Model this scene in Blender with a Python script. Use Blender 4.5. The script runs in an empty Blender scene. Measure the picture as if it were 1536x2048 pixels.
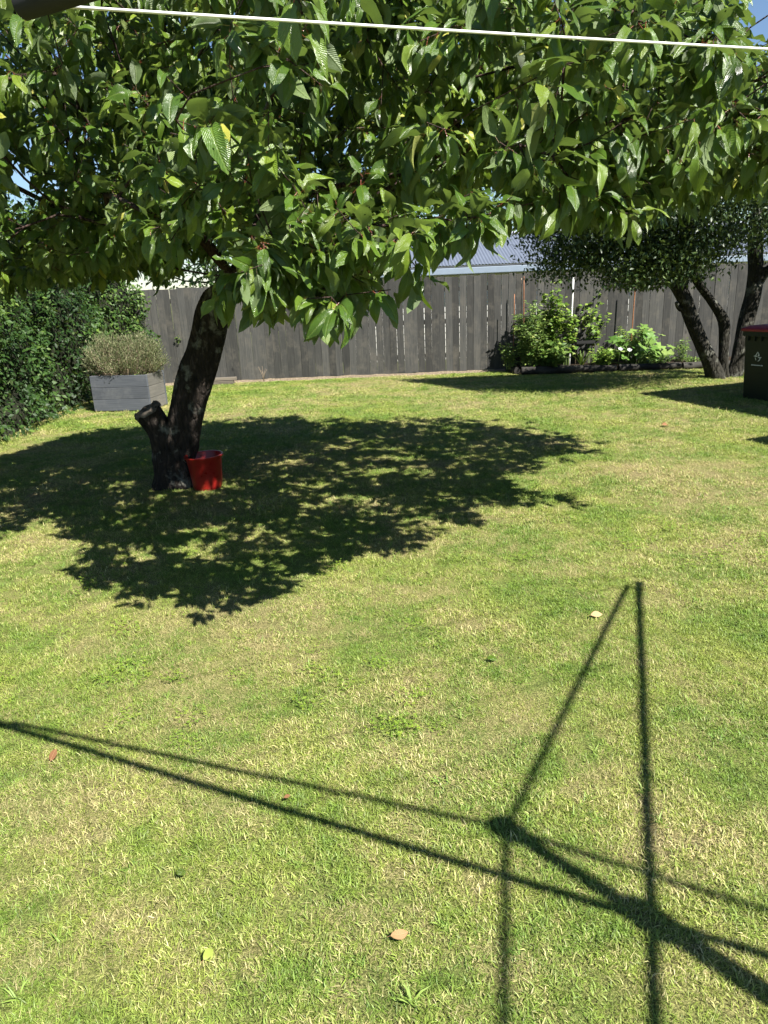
import bpy, bmesh, math, random
import numpy as np
from mathutils import Vector, Matrix

random.seed(7)
rng = np.random.default_rng(11)
R_ = math.radians
S = bpy.context.scene
COL = S.collection

# ------------------------------------------------------------------ camera
F_PX, CAM_H, PITCH, ROLL = 1420.0, 1.69, R_(17.55), R_(2.5)
fwd = np.array([0, math.cos(PITCH), -math.sin(PITCH)])
rt = np.array([1.0, 0, 0])
upv = np.cross(rt, fwd)
cam_r = math.cos(ROLL) * rt - math.sin(ROLL) * upv
cam_u = math.sin(ROLL) * rt + math.cos(ROLL) * upv
CAM = np.array([0, 0, CAM_H])
RM = np.stack([cam_r, cam_u, fwd])
cd = bpy.data.cameras.new('camera')
cd.sensor_fit = 'VERTICAL'
cd.sensor_height = 36.0
cd.lens = F_PX / 2048.0 * 36.0
cd.clip_start, cd.clip_end = 0.05, 2000
co = bpy.data.objects.new('camera', cd)
m = Matrix.Identity(4)
for i in range(3):
    m[i][0], m[i][1], m[i][2] = cam_r[i], cam_u[i], -fwd[i]
m.translation = CAM
co.matrix_world = m
COL.objects.link(co)
S.camera = co

# ------------------------------------------------------------------ light
SUN_EL = R_(50.0)
SUN_D = np.array([-0.673, 0.739])            # way the shadows fall on the ground
w = bpy.data.worlds.new('World')
S.world = w
w.use_nodes = True
wn = w.node_tree.nodes
wn.clear()
sky = wn.new('ShaderNodeTexSky')
sky.sky_type = 'NISHITA'
sky.sun_disc = False
sky.sun_elevation = SUN_EL
sky.sun_rotation = math.atan2(-SUN_D[0], -SUN_D[1])
sky.air_density, sky.dust_density, sky.ozone_density = 1.0, 0.1, 4.0
bg = wn.new('ShaderNodeBackground')
bg.inputs['Strength'].default_value = 0.05
wo = wn.new('ShaderNodeOutputWorld')
w.node_tree.links.new(sky.outputs[0], bg.inputs[0])
w.node_tree.links.new(bg.outputs[0], wo.inputs[0])
sl = bpy.data.lights.new('sun', 'SUN')
sl.energy = 5.0
sl.angle = R_(0.53)
sl.color = (1.0, 0.955, 0.88)
so = bpy.data.objects.new('sun', sl)
LD = Vector((SUN_D[0] * math.cos(SUN_EL), SUN_D[1] * math.cos(SUN_EL), -math.sin(SUN_EL)))
so.rotation_euler = LD.to_track_quat('-Z', 'Y').to_euler()
so.location = (4, -4, 9)
COL.objects.link(so)
S.view_settings.view_transform = 'Standard'
S.view_settings.look = 'None'
S.view_settings.gamma = 1.0
S.view_settings.use_curve_mapping = False
S.view_settings.exposure = 1.54
S.render.engine = 'CYCLES'
S.cycles.max_bounces = 5
S.cycles.diffuse_bounces = 3
S.cycles.glossy_bounces = 2
S.cycles.transmission_bounces = 3
S.cycles.use_adaptive_sampling = True
S.cycles.adaptive_threshold = 0.02
S.cycles.transparent_max_bounces = 8
S.cycles.use_denoising = True

COT = 1 / math.tan(SUN_EL)


# ------------------------------------------------------------------ geometry of the picture (photo pixels to ground)
def proj(P):
    q = (np.atleast_2d(P) - CAM) @ RM.T
    z = np.maximum(q[:, 2], 1e-3)
    return np.stack([768 + F_PX * q[:, 0] / z, 1024 - F_PX * q[:, 1] / z, q[:, 2]], 1)


def ray(x, y):
    v = np.array([(x - 768) / F_PX, (1024 - y) / F_PX, 1.0])
    d = RM.T @ v
    return d / np.linalg.norm(d)


def ground(x, y, z=0.0):
    d = ray(x, y)
    return CAM + d * (z - CAM_H) / d[2]


def at_y(x, y, Y):
    d = ray(x, y)
    return CAM + d * (Y / d[1])


def in_poly(px, py, poly):
    poly = np.array(poly, float)
    x, y = np.asarray(px), np.asarray(py)
    ins = np.zeros(x.shape, bool)
    n = len(poly)
    for i in range(n):
        x0, y0 = poly[i]
        x1, y1 = poly[(i + 1) % n]
        c = (y0 > y) != (y1 > y)
        ins ^= c & (x < (x1 - x0) * (y - y0) / (y1 - y0 + 1e-12) + x0)
    return ins


def sun_ground(P):
    P = np.atleast_2d(P)
    g = P.copy()
    g[:, 0] += SUN_D[0] * COT * P[:, 2]
    g[:, 1] += SUN_D[1] * COT * P[:, 2]
    g[:, 2] = 0
    return g


def vnoise(x, y, seed=0):
    x = np.asarray(x, float)
    y = np.asarray(y, float)
    xi, yi = np.floor(x).astype(np.int64), np.floor(y).astype(np.int64)
    fx, fy = x - xi, y - yi
    fx, fy = fx * fx * (3 - 2 * fx), fy * fy * (3 - 2 * fy)

    def h(a, b):
        v = np.sin(a * 127.1 + b * 311.7 + seed * 74.7) * 43758.5453
        return v - np.floor(v)
    return (h(xi, yi) * (1 - fx) + h(xi + 1, yi) * fx) * (1 - fy) + (h(xi, yi + 1) * (1 - fx) + h(xi + 1, yi + 1) * fx) * fy


def fbm(x, y, seed=0, o=3):
    t, a, s = 0, 0.5, 0
    for i in range(o):
        t = t + a * vnoise(x * 2 ** i, y * 2 ** i, seed + i * 3)
        s += a
        a *= 0.55
    return t / s


# ------------------------------------------------------------------ mesh helpers
def mesh_arrays(name, V, T, uv=None, tint=None, smooth=True, mats=(), midx=None):
    V = np.ascontiguousarray(V, np.float32)
    T = np.ascontiguousarray(T, np.int32)
    me = bpy.data.meshes.new(name)
    me.vertices.add(len(V))
    me.vertices.foreach_set('co', V.ravel())
    me.loops.add(T.size)
    me.loops.foreach_set('vertex_index', T.ravel())
    me.polygons.add(len(T))
    me.polygons.foreach_set('loop_start', np.arange(0, T.size, 3, dtype=np.int32))
    me.polygons.foreach_set('use_smooth', np.full(len(T), smooth, bool))
    if midx is not None:
        me.polygons.foreach_set('material_index', np.asarray(midx, np.int32))
    if uv is not None:
        l = me.uv_layers.new(name='UVMap')
        l.data.foreach_set('uv', np.ascontiguousarray(uv[T.ravel()], np.float32).ravel())
    if tint is not None:
        a = me.attributes.new('tint', 'FLOAT', 'POINT')
        a.data.foreach_set('value', np.ascontiguousarray(tint, np.float32))
    for mt in mats:
        me.materials.append(mt)
    me.update(calc_edges=True)
    me.validate()
    return me


def link(name, me, parent=None, loc=None):
    o = bpy.data.objects.new(name, me)
    COL.objects.link(o)
    if parent is not None:
        o.parent = parent
    if loc is not None:
        o.location = loc
    return o


def tag(o, label, cat, group=None):
    o['label'] = label
    o['category'] = cat
    if group:
        o['group'] = group
    return o


def thing(name, label, cat, loc=(0, 0, 0), rz=0.0, group=None):
    o = bpy.data.objects.new(name, None)
    o.empty_display_size = 0.1
    COL.objects.link(o)
    o.location = loc
    o.rotation_euler = (0, 0, rz)
    return tag(o, label, cat, group)


class MB:
    """collects triangles and quads, then links them as one mesh"""

    def __init__(s):
        s.v, s.f = [], []

    def add(s, V, Fs):
        b = len(s.v)
        s.v += [tuple(map(float, p)) for p in V]
        s.f += [tuple(b + i for i in q) for q in Fs]

    def box(s, c, sz, M=None, taper=None, jit=0.0):
        x, y, z = sz[0] / 2, sz[1] / 2, sz[2] / 2
        V = [Vector((sx * x, sy * y, sz_ * z)) for sz_ in (-1, 1) for sy in (-1, 1) for sx in (-1, 1)]
        if taper:
            V = [Vector((p.x * (taper if p.z < 0 else 1), p.y * (taper if p.z < 0 else 1), p.z)) for p in V]
        if jit:
            V = [p + Vector((random.uniform(-jit, jit), random.uniform(-jit, jit), random.uniform(-jit, jit))) for p in V]
        if M is not None:
            V = [M @ p for p in V]
        V = [p + Vector(c) for p in V]
        s.add(V, [(0, 2, 3, 1), (4, 5, 7, 6), (0, 1, 5, 4), (1, 3, 7, 5), (3, 2, 6, 7), (2, 0, 4, 6)])

    def tube(s, pts, rad, sides=8, cap=True, fn=None):
        V, T = tube_arrays(pts, rad, sides, cap, fn)
        s.add(V, T)

    def lathe(s, prof, n=32, c=(0, 0, 0)):
        V, Fs = [], []
        for r, z in prof:
            for k in range(n):
                a = 2 * math.pi * k / n
                V.append((c[0] + r * math.cos(a), c[1] + r * math.sin(a), c[2] + z))
        for j in range(len(prof) - 1):
            for k in range(n):
                k2 = (k + 1) % n
                Fs.append((j * n + k, j * n + k2, (j + 1) * n + k2, (j + 1) * n + k))
        s.add(V, Fs)

    def build(s, name, mat, parent=None, smooth=False, bevel=0.0, loc=None, auto=None):
        me = bpy.data.meshes.new(name)
        me.from_pydata(s.v, [], s.f)
        me.materials.append(mat)
        if bevel:
            bm = bmesh.new()
            bm.from_mesh(me)
            bmesh.ops.bevel(bm, geom=bm.edges[:], offset=bevel, segments=2, affect='EDGES', profile=0.6)
            bm.to_mesh(me)
            bm.free()
        if smooth:
            for p in me.polygons:
                p.use_smooth = True
            if auto:
                me.set_sharp_from_angle(angle=auto)
        me.update()
        return link(name, me, parent, loc)


def tube_arrays(pts, rad, sides=8, cap=True, fn=None):
    P = [Vector(p) for p in pts]
    n = len(P)
    V, T = [], []
    t0 = (P[1] - P[0]).normalized()
    ref = Vector((0, 0, 1)) if abs(t0.z) < 0.9 else Vector((1, 0, 0))
    u = t0.cross(ref).normalized()
    tp = t0
    for i in range(n):
        t = (P[min(i + 1, n - 1)] - P[max(i - 1, 0)])
        t = t.normalized() if t.length > 1e-9 else tp
        ax = tp.cross(t)
        if ax.length > 1e-6:
            u = Matrix.Rotation(tp.angle(t), 3, ax.normalized()) @ u
        u = (u - t * u.dot(t)).normalized()
        v = t.cross(u)
        tp = t
        for k in range(sides):
            a = 2 * math.pi * k / sides
            r = rad[i] * (fn(i / (n - 1), a) if fn else 1.0)
            V.append(P[i] + (u * math.cos(a) + v * math.sin(a)) * r)
    for i in range(n - 1):
        for k in range(sides):
            k2 = (k + 1) % sides
            a, b, c, d = i * sides + k, i * sides + k2, (i + 1) * sides + k2, (i + 1) * sides + k
            T += [(a, b, c), (a, c, d)]
    if cap:
        for r0, pt, fl in ((0, P[0], True), ((n - 1) * sides, P[-1], False)):
            ci = len(V)
            V.append(pt)
            for k in range(sides):
                k2 = (k + 1) % sides
                T.append((ci, r0 + k2, r0 + k) if fl else (ci, r0 + k, r0 + k2))
    return V, T


def smooth_path(pts, n):
    P = np.array(pts, float)
    d = np.r_[0, np.cumsum(np.linalg.norm(np.diff(P[:, :3], axis=0), axis=1))]
    t = np.linspace(0, d[-1], n)
    out = np.zeros((n, P.shape[1]))
    m = np.gradient(P, d, axis=0)
    for j in range(n):
        i = min(np.searchsorted(d, t[j], 'right') - 1, len(P) - 2)
        h = d[i + 1] - d[i]
        s = (t[j] - d[i]) / h
        out[j] = (2 * s**3 - 3 * s**2 + 1) * P[i] + (s**3 - 2 * s**2 + s) * h * m[i] + (-2 * s**3 + 3 * s**2) * P[i + 1] + (s**3 - s**2) * h * m[i + 1]
    return out


# ------------------------------------------------------------------ materials
class NT:
    def __init__(s, name):
        s.m = bpy.data.materials.new(name)
        s.m.use_nodes = True
        s.n = s.m.node_tree.nodes
        s.l = s.m.node_tree.links
        s.n.clear()
        s.out = s.n.new('ShaderNodeOutputMaterial')

    def N(s, t, ins=None, **kw):
        nd = s.n.new('ShaderNode' + t)
        for k, v in kw.items():
            setattr(nd, k, v)
        for k, v in (ins or {}).items():
            s.set(nd, k, v)
        return nd

    def set(s, nd, k, v):
        if isinstance(v, bpy.types.NodeSocket):
            s.l.new(v, nd.inputs[k])
        elif isinstance(v, bpy.types.Node):
            s.l.new(v.outputs[0], nd.inputs[k])
        else:
            if isinstance(v, tuple) and len(v) == 3 and nd.inputs[k].type == 'RGBA':
                v = v + (1,)
            nd.inputs[k].default_value = v

    def noise(s, vec, scale, detail=4, rough=0.55, dist=0.0):
        return s.N('TexNoise', {'Vector': vec, 'Scale': scale, 'Detail': detail, 'Roughness': rough, 'Distortion': dist}).outputs['Fac']

    def ramp(s, fac, stops):
        r = s.N('ValToRGB', {'Fac': fac})
        e = r.color_ramp.elements
        while len(e) < len(stops):
            e.new(0.5)
        for el, (p, c) in zip(e, stops):
            el.position = p
            el.color = (c + (1,)) if isinstance(c, tuple) else (c, c, c, 1)
        return r.outputs[0]

    def mix(s, f, a, b, bt='MIX'):
        nd = s.N('Mix', data_type='RGBA', blend_type=bt)
        s.set(nd, 0, f)
        s.set(nd, 6, a)
        s.set(nd, 7, b)
        return nd.outputs[2]

    def math(s, op, a, b=0.0, clamp=False):
        nd = s.N('Math', {0: a, 1: b}, operation=op, use_clamp=clamp)
        return nd.outputs[0]

    def bump(s, h, strength, dist=0.01):
        return s.N('Bump', {'Height': h, 'Strength': strength, 'Distance': dist}).outputs[0]

    def pbsdf(s, **kw):
        p = s.N('BsdfPrincipled')
        for k, v in kw.items():
            s.set(p, {'color': 'Base Color', 'rough': 'Roughness', 'spec': 'Specular IOR Level', 'metal': 'Metallic', 'normal': 'Normal', 'coat': 'Coat Weight'}[k], v)
        return p

    def done(s, sh):
        s.l.new(sh.outputs[0], s.out.inputs['Surface'])
        return s.m


def mapping(t, vec, scale):
    return t.N('Mapping', {'Vector': vec, 'Scale': scale}).outputs[0]


def leaf_mat(name, dark, mid, light, back=0.5, rough=0.38, transl=0.3, veins=True, petiole=(0.25, 0.06, 0.03), blemish=True, vein_bump=0.5, spec=0.4, holes=False):
    t = NT(name)
    tint = t.N('Attribute', attribute_name='tint').outputs['Fac']
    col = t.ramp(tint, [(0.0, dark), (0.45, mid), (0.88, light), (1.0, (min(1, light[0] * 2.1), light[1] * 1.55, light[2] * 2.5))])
    uv = t.N('UVMap').outputs[0]
    sep = t.N('SeparateXYZ', {0: uv})
    geo = t.N('NewGeometry')
    nrm = None
    if veins:
        au = t.math('ABSOLUTE', t.math('SUBTRACT', sep.outputs[0], 0.5))
        ph = t.math('SUBTRACT', t.math('MULTIPLY', sep.outputs[1], 60.0), t.math('MULTIPLY', au, 46.0))
        sv = t.math('SINE', ph)
        rib = t.N('MapRange', {'Value': au, 'From Min': 0.0, 'From Max': 0.07, 'To Min': 1.0, 'To Max': 0.0}).outputs[0]
        sv2 = t.math('MULTIPLY', t.math('POWER', t.math('MULTIPLY', t.math('ADD', sv, 1.0), 0.5), 8.0), 0.55)
        vn = t.math('MAXIMUM', rib, sv2)
        col = t.mix(t.math('MULTIPLY', vn, 0.33), col, light)
        wob = t.noise(t.N('NewGeometry').outputs['Position'], 90.0, 2)
        h = t.math('ADD', t.math('MULTIPLY', t.math('ABSOLUTE', sv), 0.5), t.math('SUBTRACT', t.math('MULTIPLY', wob, 0.8), rib))
        nrm = t.bump(h, vein_bump, 0.003)
    if blemish:
        nb = t.noise(geo.outputs['Position'], 42.0, 3, 0.6)
        col = t.mix(t.ramp(nb, [(0.66, 0.0), (0.74, 0.55)]), col, (0.22, 0.2, 0.06))
    pet = t.math('LESS_THAN', sep.outputs[1], -0.001)
    col = t.mix(pet, col, petiole)
    bcol = t.mix(back, col, (0.16, 0.21, 0.09))
    col = t.mix(geo.outputs['Backfacing'], col, bcol)
    rg = t.math('ADD', t.math('MULTIPLY', geo.outputs['Backfacing'], 0.25), rough)
    p = t.pbsdf(color=col, rough=rg, spec=spec)
    if nrm is not None:
        t.set(p, 'Normal', nrm)
    tc = t.mix(0.35, col, (0.22, 0.34, 0.02))
    tr = t.N('BsdfTranslucent', {'Color': tc})
    mx = t.N('MixShader', {0: transl})
    t.l.new(p.outputs[0], mx.inputs[1])
    t.l.new(tr.outputs[0], mx.inputs[2])
    if holes:
        hn = t.noise(t.N('NewGeometry').outputs['Position'], 46.0, 1, .4)
        hm = t.math('MULTIPLY', t.math('GREATER_THAN', hn, .69), t.math('GREATER_THAN', sep.outputs[1], .02))
        m2 = t.N('MixShader', {0: hm})
        t.l.new(mx.outputs[0], m2.inputs[1])
        t.l.new(t.N('BsdfTransparent').outputs[0], m2.inputs[2])
        mx = m2
    return t.done(mx)


def bark_mat(name, c0, c1, c2, lichen=0.3, scale=1.0):
    t = NT(name)
    pos = t.N('TexCoord').outputs['Object']
    st = mapping(t, pos, (1, 1, 0.28))
    n1 = t.noise(st, 26 * scale, 6, 0.65, 0.6)
    n2 = t.noise(pos, 6 * scale, 4, 0.6)
    vo = t.N('TexVoronoi', {'Vector': st, 'Scale': 22 * scale}, feature='DISTANCE_TO_EDGE').outputs[0]
    col = t.ramp(n1, [(0.3, c0), (0.55, c1), (0.75, c2)])
    lf = t.ramp(n2, [(0.56, 0.0), (0.66, lichen)])
    l2 = t.noise(pos, 40 * scale, 3)
    col = t.mix(t.math('MULTIPLY', lf, l2), col, (0.42, 0.43, 0.36))
    h = t.math('ADD', t.math('MULTIPLY', n1, 1.0), t.math('MULTIPLY', t.math('MINIMUM', vo, 0.2), 2.0))
    p = t.pbsdf(color=col, rough=0.9, spec=0.2, normal=t.bump(h, 0.9, 0.03))
    return t.done(p)


def wood_mat(name, c0, c1, axis='z', bleach=None, rough=0.8, per_obj=True, rfreq=1.0, var=(.62, 1.4)):
    t = NT(name)
    pos = t.N('TexCoord').outputs['Object']
    oi = t.N('ObjectInfo')
    off = t.N('CombineXYZ', {0: t.math('MULTIPLY', oi.outputs['Random'], 37.0), 1: t.math('MULTIPLY', oi.outputs['Random'], 91.0), 2: t.math('MULTIPLY', oi.outputs['Random'], 53.0)})
    p2 = t.N('VectorMath', {0: pos, 1: off.outputs[0]}, operation='ADD').outputs[0]
    sc = {'z': (1, 1, 0.03), 'x': (0.03, 1, 1), 'y': (1, 0.03, 1)}[axis]
    g = t.noise(mapping(t, p2, sc), 90 * rfreq, 5, 0.6, 0.3)
    g2 = t.noise(mapping(t, p2, {'z': (1, 1, 0.3), 'x': (0.3, 1, 1), 'y': (1, 0.3, 1)}[axis]), 7, 4, 0.6, 0.5)
    col = t.ramp(g, [(0.3, c0), (0.7, c1)])
    col = t.mix(t.math('MULTIPLY', g2, 0.5), col, c0)
    if per_obj:
        v = t.N('MapRange', {'Value': oi.outputs['Random'], 'To Min': var[0], 'To Max': var[1]}).outputs[0]
        col = t.mix(1.0, col, t.N('CombineColor', {0: v, 1: v, 2: v}).outputs[0], 'MULTIPLY')
    if bleach:
        n3 = t.noise(p2, 3.2, 5, 0.7)
        col = t.mix(t.ramp(n3, [(0.5, 0.0), (0.8, 0.6)]), col, bleach)
    # knots
    vo = t.N('TexVoronoi', {'Vector': mapping(t, p2, {'z': (1, 1, 0.55), 'x': (0.55, 1, 1), 'y': (1, 0.55, 1)}[axis]), 'Scale': 3.3}).outputs['Distance']
    col = t.mix(t.ramp(vo, [(0.05, 0.75), (0.1, 0.0)]), col, (c0[0] * 0.4, c0[1] * 0.4, c0[2] * 0.4))
    p = t.pbsdf(color=col, rough=rough, spec=0.25, normal=t.bump(g, 0.35, 0.004))
    return t.done(p)


def plain_mat(name, c, rough=0.5, spec=0.5, metal=0.0, var=0.15, scale=8.0, bump=0.0, coat=0.0):
    t = NT(name)
    pos = t.N('TexCoord').outputs['Object']
    n = t.noise(pos, scale, 5, 0.6)
    d = tuple(x * (1 - var) for x in c)
    l = tuple(min(1, x * (1 + var)) for x in c)
    col = t.ramp(n, [(0.3, d), (0.7, l)])
    n2 = t.noise(pos, scale * 5, 3)
    rg = t.N('MapRange', {'Value': n2, 'To Min': rough * 0.8, 'To Max': min(1, rough * 1.2)}).outputs[0]
    p = t.pbsdf(color=col, rough=rg, spec=spec, metal=metal, coat=coat)
    if bump:
        t.set(p, 'Normal', t.bump(n2, bump, 0.01))
    return t.done(p)


# lawn colour shared by the sheet and the blades: straw and green drift over metres
def lawn_colour(t, tint=None):
    pos = t.N('NewGeometry').outputs['Position']
    flat = mapping(t, pos, (1, 1, 0))
    big = t.noise(flat, 0.55, 3, 0.55, 0.4)
    med = t.noise(flat, 1.7, 4, 0.6, 0.3)
    fin = t.noise(flat, 9.0, 3, 0.6)
    green = t.ramp(fin, [(0.3, (0.115, 0.20, 0.028)), (0.7, (0.195, 0.275, 0.046))])
    lime = t.mix(t.ramp(med, [(0.42, 0.0), (0.62, 0.75)]), green, (0.295, 0.335, 0.066))
    dry = t.math('ADD', t.math('MULTIPLY', big, 0.5), t.math('ADD', t.math('MULTIPLY', med, 0.42), t.math('MULTIPLY', fin, 0.22)))
    return lime, dry, fin


# ------------------------------------------------------------------ the setting: ground and lawn
def mat_ground():
    t = NT('far_ground')
    pos = t.N('NewGeometry').outputs['Position']
    n = t.noise(pos, 0.3, 5)
    col = t.ramp(n, [(0.3, (0.09, 0.12, 0.035)), (0.7, (0.16, 0.17, 0.06))])
    return t.done(t.pbsdf(color=col, rough=0.95, spec=0.1))


def mat_lawn():
    t = NT('lawn_thatch')
    lime, dry, fin = lawn_colour(t)
    pos = t.N('NewGeometry').outputs['Position']
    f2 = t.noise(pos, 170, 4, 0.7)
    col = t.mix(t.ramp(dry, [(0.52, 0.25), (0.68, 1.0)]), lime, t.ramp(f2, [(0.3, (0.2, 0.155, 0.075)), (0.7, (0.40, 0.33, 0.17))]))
    col = t.mix(t.ramp(f2, [(0.38, 0.9), (0.62, 0.1)]), col, (0.035, 0.04, 0.014))  # dark soil flecks, also painting shadow between the blades into the thatch
    # bare patch of earth
    h = t.math('ADD', t.math('MULTIPLY', f2, 0.6), t.math('MULTIPLY', fin, 0.6))
    return t.done(t.pbsdf(color=col, rough=0.95, spec=0.1, normal=t.bump(h, 0.8, 0.02)))


def mat_blade(kind):
    t = NT('grass_' + kind)
    lime, dry, fin = lawn_colour(t)
    tint = t.N('Attribute', attribute_name='tint').outputs['Fac']
    rnd = t.N('ObjectInfo').outputs['Random']
    straw = t.ramp(tint, [(0.0, (0.26, 0.23, 0.09)), (1.0, (0.50, 0.44, 0.21))])
    if kind == 'fine':
        v = t.math('ADD', dry, t.math('MULTIPLY', t.math('SUBTRACT', tint, 0.5), 0.22))
        v = t.math('ADD', v, t.math('MULTIPLY', t.math('SUBTRACT', rnd, 0.5), 0.10))
        col = t.mix(t.ramp(v, [(0.60, 0.0), (0.72, 1.0)]), lime, straw)
        hv = t.N('MapRange', {'Value': t.math('FRACT', t.math('MULTIPLY', tint, 7.3)), 'To Min': 0.6, 'To Max': 1.45}).outputs[0]
        col = t.mix(1.0, col, t.N('CombineColor', {0: hv, 1: hv, 2: hv}).outputs[0], 'MULTIPLY')
    elif kind == 'straw':
        col = straw
    elif kind == 'broad':
        col = t.ramp(tint, [(0.0, (0.12, 0.22, 0.035)), (1.0, (0.24, 0.33, 0.065))])
    else:
        col = t.ramp(tint, [(0.0, (0.12, 0.22, 0.03)), (1.0, (0.26, 0.35, 0.04))])
    p = t.pbsdf(color=col, rough=0.5, spec=0.35)
    tr = t.N('BsdfTranslucent', {'Color': col})
    mx = t.N('MixShader', {0: 0.3})
    t.l.new(p.outputs[0], mx.inputs[1])
    t.l.new(tr.outputs[0], mx.inputs[2])
    return t.done(mx)


gm = MB()
gm.add([(-400, -300, -0.05), (400, -300, -0.05), (400, 600, -0.05), (-400, 600, -0.05)], [(0, 1, 2, 3)])
g = gm.build('ground', mat_ground())
g['kind'] = 'structure'


def lawn_z(x, y):
    return 0.05 * (vnoise(np.asarray(x) * 0.35, np.asarray(y) * 0.35, 4) - 0.5) * np.clip((np.asarray(y) - 2.5) / 4, 0, 1) * np.clip((13.6 - np.asarray(y)) / 2, 0, 1) + 0.004


nx, ny = 120, 130
X, Y = np.meshgrid(np.linspace(-8, 12, nx), np.linspace(-4, 14.3, ny))
Z = lawn_z(X, Y)
V = np.stack([X.ravel(), Y.ravel(), Z.ravel()], 1)
idx = np.arange(nx * ny).reshape(ny, nx)
a, b, c, d = idx[:-1, :-1].ravel(), idx[:-1, 1:].ravel(), idx[1:, 1:].ravel(), idx[1:, :-1].ravel()
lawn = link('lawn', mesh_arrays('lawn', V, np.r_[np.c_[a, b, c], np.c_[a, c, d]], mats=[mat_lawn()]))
lawn['kind'] = 'structure'


# ------------------------------------------------------------------ grass
def tuft(name, n, rad, l0, l1, w0, w1, lean0, lean1, mat, curl=0.5):
    Vs, Ts, tn = [], [], []
    for i in range(n):
        r = rad * math.sqrt(random.random())
        a = random.uniform(0, 6.283)
        p = Vector((r * math.cos(a), r * math.sin(a), -0.003))
        L = random.uniform(l0, l1)
        W = random.uniform(w0, w1)
        az = random.uniform(0, 6.283)
        le = R_(random.uniform(lean0, lean1))
        hd = Vector((math.cos(az), math.sin(az), 0))
        sd = Vector((-hd.y, hd.x, 0))
        sd = (sd + Vector((0, 0, random.uniform(-.5, .5)))).normalized()
        d1 = hd * math.sin(le) + Vector((0, 0, math.cos(le)))
        le2 = min(le + curl * random.uniform(.3, 1.4), R_(100))
        d2 = hd * math.sin(le2) + Vector((0, 0, math.cos(le2)))
        m1 = p + d1 * L * 0.5
        tip = m1 + d2 * L * 0.5
        k = len(Vs)
        Vs += [p - sd * W * .5, p + sd * W * .5, m1 - sd * W * .45, m1 + sd * W * .45, tip]
        Ts += [(k, k + 1, k + 3), (k, k + 3, k + 2), (k + 2, k + 3, k + 4)]
        tn += [random.random()] * 5
    me = mesh_arrays(name, np.array([tuple(q) for q in Vs]), np.array(Ts), tint=np.array(tn), mats=[mat])
    return bpy.data.objects.new(name, me)


def clover(name, n, rad, mat):
    Vs, Ts, tn = [], [], []
    for i in range(n):
        r = rad * math.sqrt(random.random())
        a = random.uniform(0, 6.283)
        c = Vector((r * math.cos(a), r * math.sin(a), random.uniform(.012, .03)))
        rot = random.uniform(0, 6.283)
        tv = random.random()
        for j in range(3):
            an = rot + j * 2.094
            d = Vector((math.cos(an), math.sin(an), random.uniform(-.3, .4)))
            s = Vector((-math.sin(an), math.cos(an), random.uniform(-.3, .3)))
            q = random.uniform(.004, .007)
            k = len(Vs)
            Vs += [c, c + d * q * .7 - s * q * .5, c + d * q * 1.25 - s * q * .3, c + d * q * 1.25 + s * q * .3, c + d * q * .7 + s * q * .5]
            Ts += [(k, k + 1, k + 2), (k, k + 2, k + 3), (k, k + 3, k + 4)]
            tn += [tv] * 5
    me = mesh_arrays(name, np.array([tuple(q) for q in Vs]), np.array(Ts), tint=np.array(tn), mats=[mat])
    return bpy.data.objects.new(name, me)


gmat = {k: mat_blade(k) for k in ('fine', 'straw', 'broad', 'clover')}
src = bpy.data.collections.new('grass_sources')
names = []
for i in range(4):
    names.append(tuft('a_tuft_%d' % i, 62, .05, .012, .032, .0016, .0028, 15, 75, gmat['fine'], 0.7))
for i in range(2):
    names.append(tuft('b_straw_%d' % i, 60, .05, .012, .034, .0007, .0016, 45, 88, gmat['straw'], 0.12))
for i in range(2):
    names.append(tuft('c_broad_%d' % i, 11, .016, .02, .06, .0028, .005, 25, 78, gmat['broad'], 0.6))
for i in range(2):
    names.append(clover('d_clover_%d' % i, 26, .06, gmat['clover']))
for o in names:
    src.objects.link(o)

soil_spots = [(ground(570, 1828), 0.03), (ground(90, 1640), 0.012), (ground(955, 1262), 0.04), (ground(1085, 1385), 0.06), (ground(640, 1790), 0.03)]
DRY = [(430, 1350, .35, .5), (90, 1620, .3, .16), (1310, 1212, .3, .16), (1130, 1140, .42, .18), (820, 1188, .35, .15), (480, 1215, .35, .2), (380, 1240, .3, .25), (1370, 1010, .5, .3), (1450, 930, .9, .4), (260, 1850, .14, .1), (720, 1830, .2, .07), (430, 1610, .16, .1), (1000, 1450, .25, .2), (60, 900, .5, .9), (800, 765, 1.6, .5), (1000, 890, .8, .35), (1180, 790, 1.0, .6), (1010, 1930, .1, .1), (200, 1300, .3, .15), (640, 1260, .4, .2), (100, 1930, .2, .1), (1180, 1560, .15, .12)]
bands = [(0.9, 3.2, 900, 1.0), (3.2, 5.2, 520, 1.12), (5.2, 8.5, 260, 1.4), (8.5, 14.15, 130, 1.75)]
GP, GI, GS = [], [], []
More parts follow.
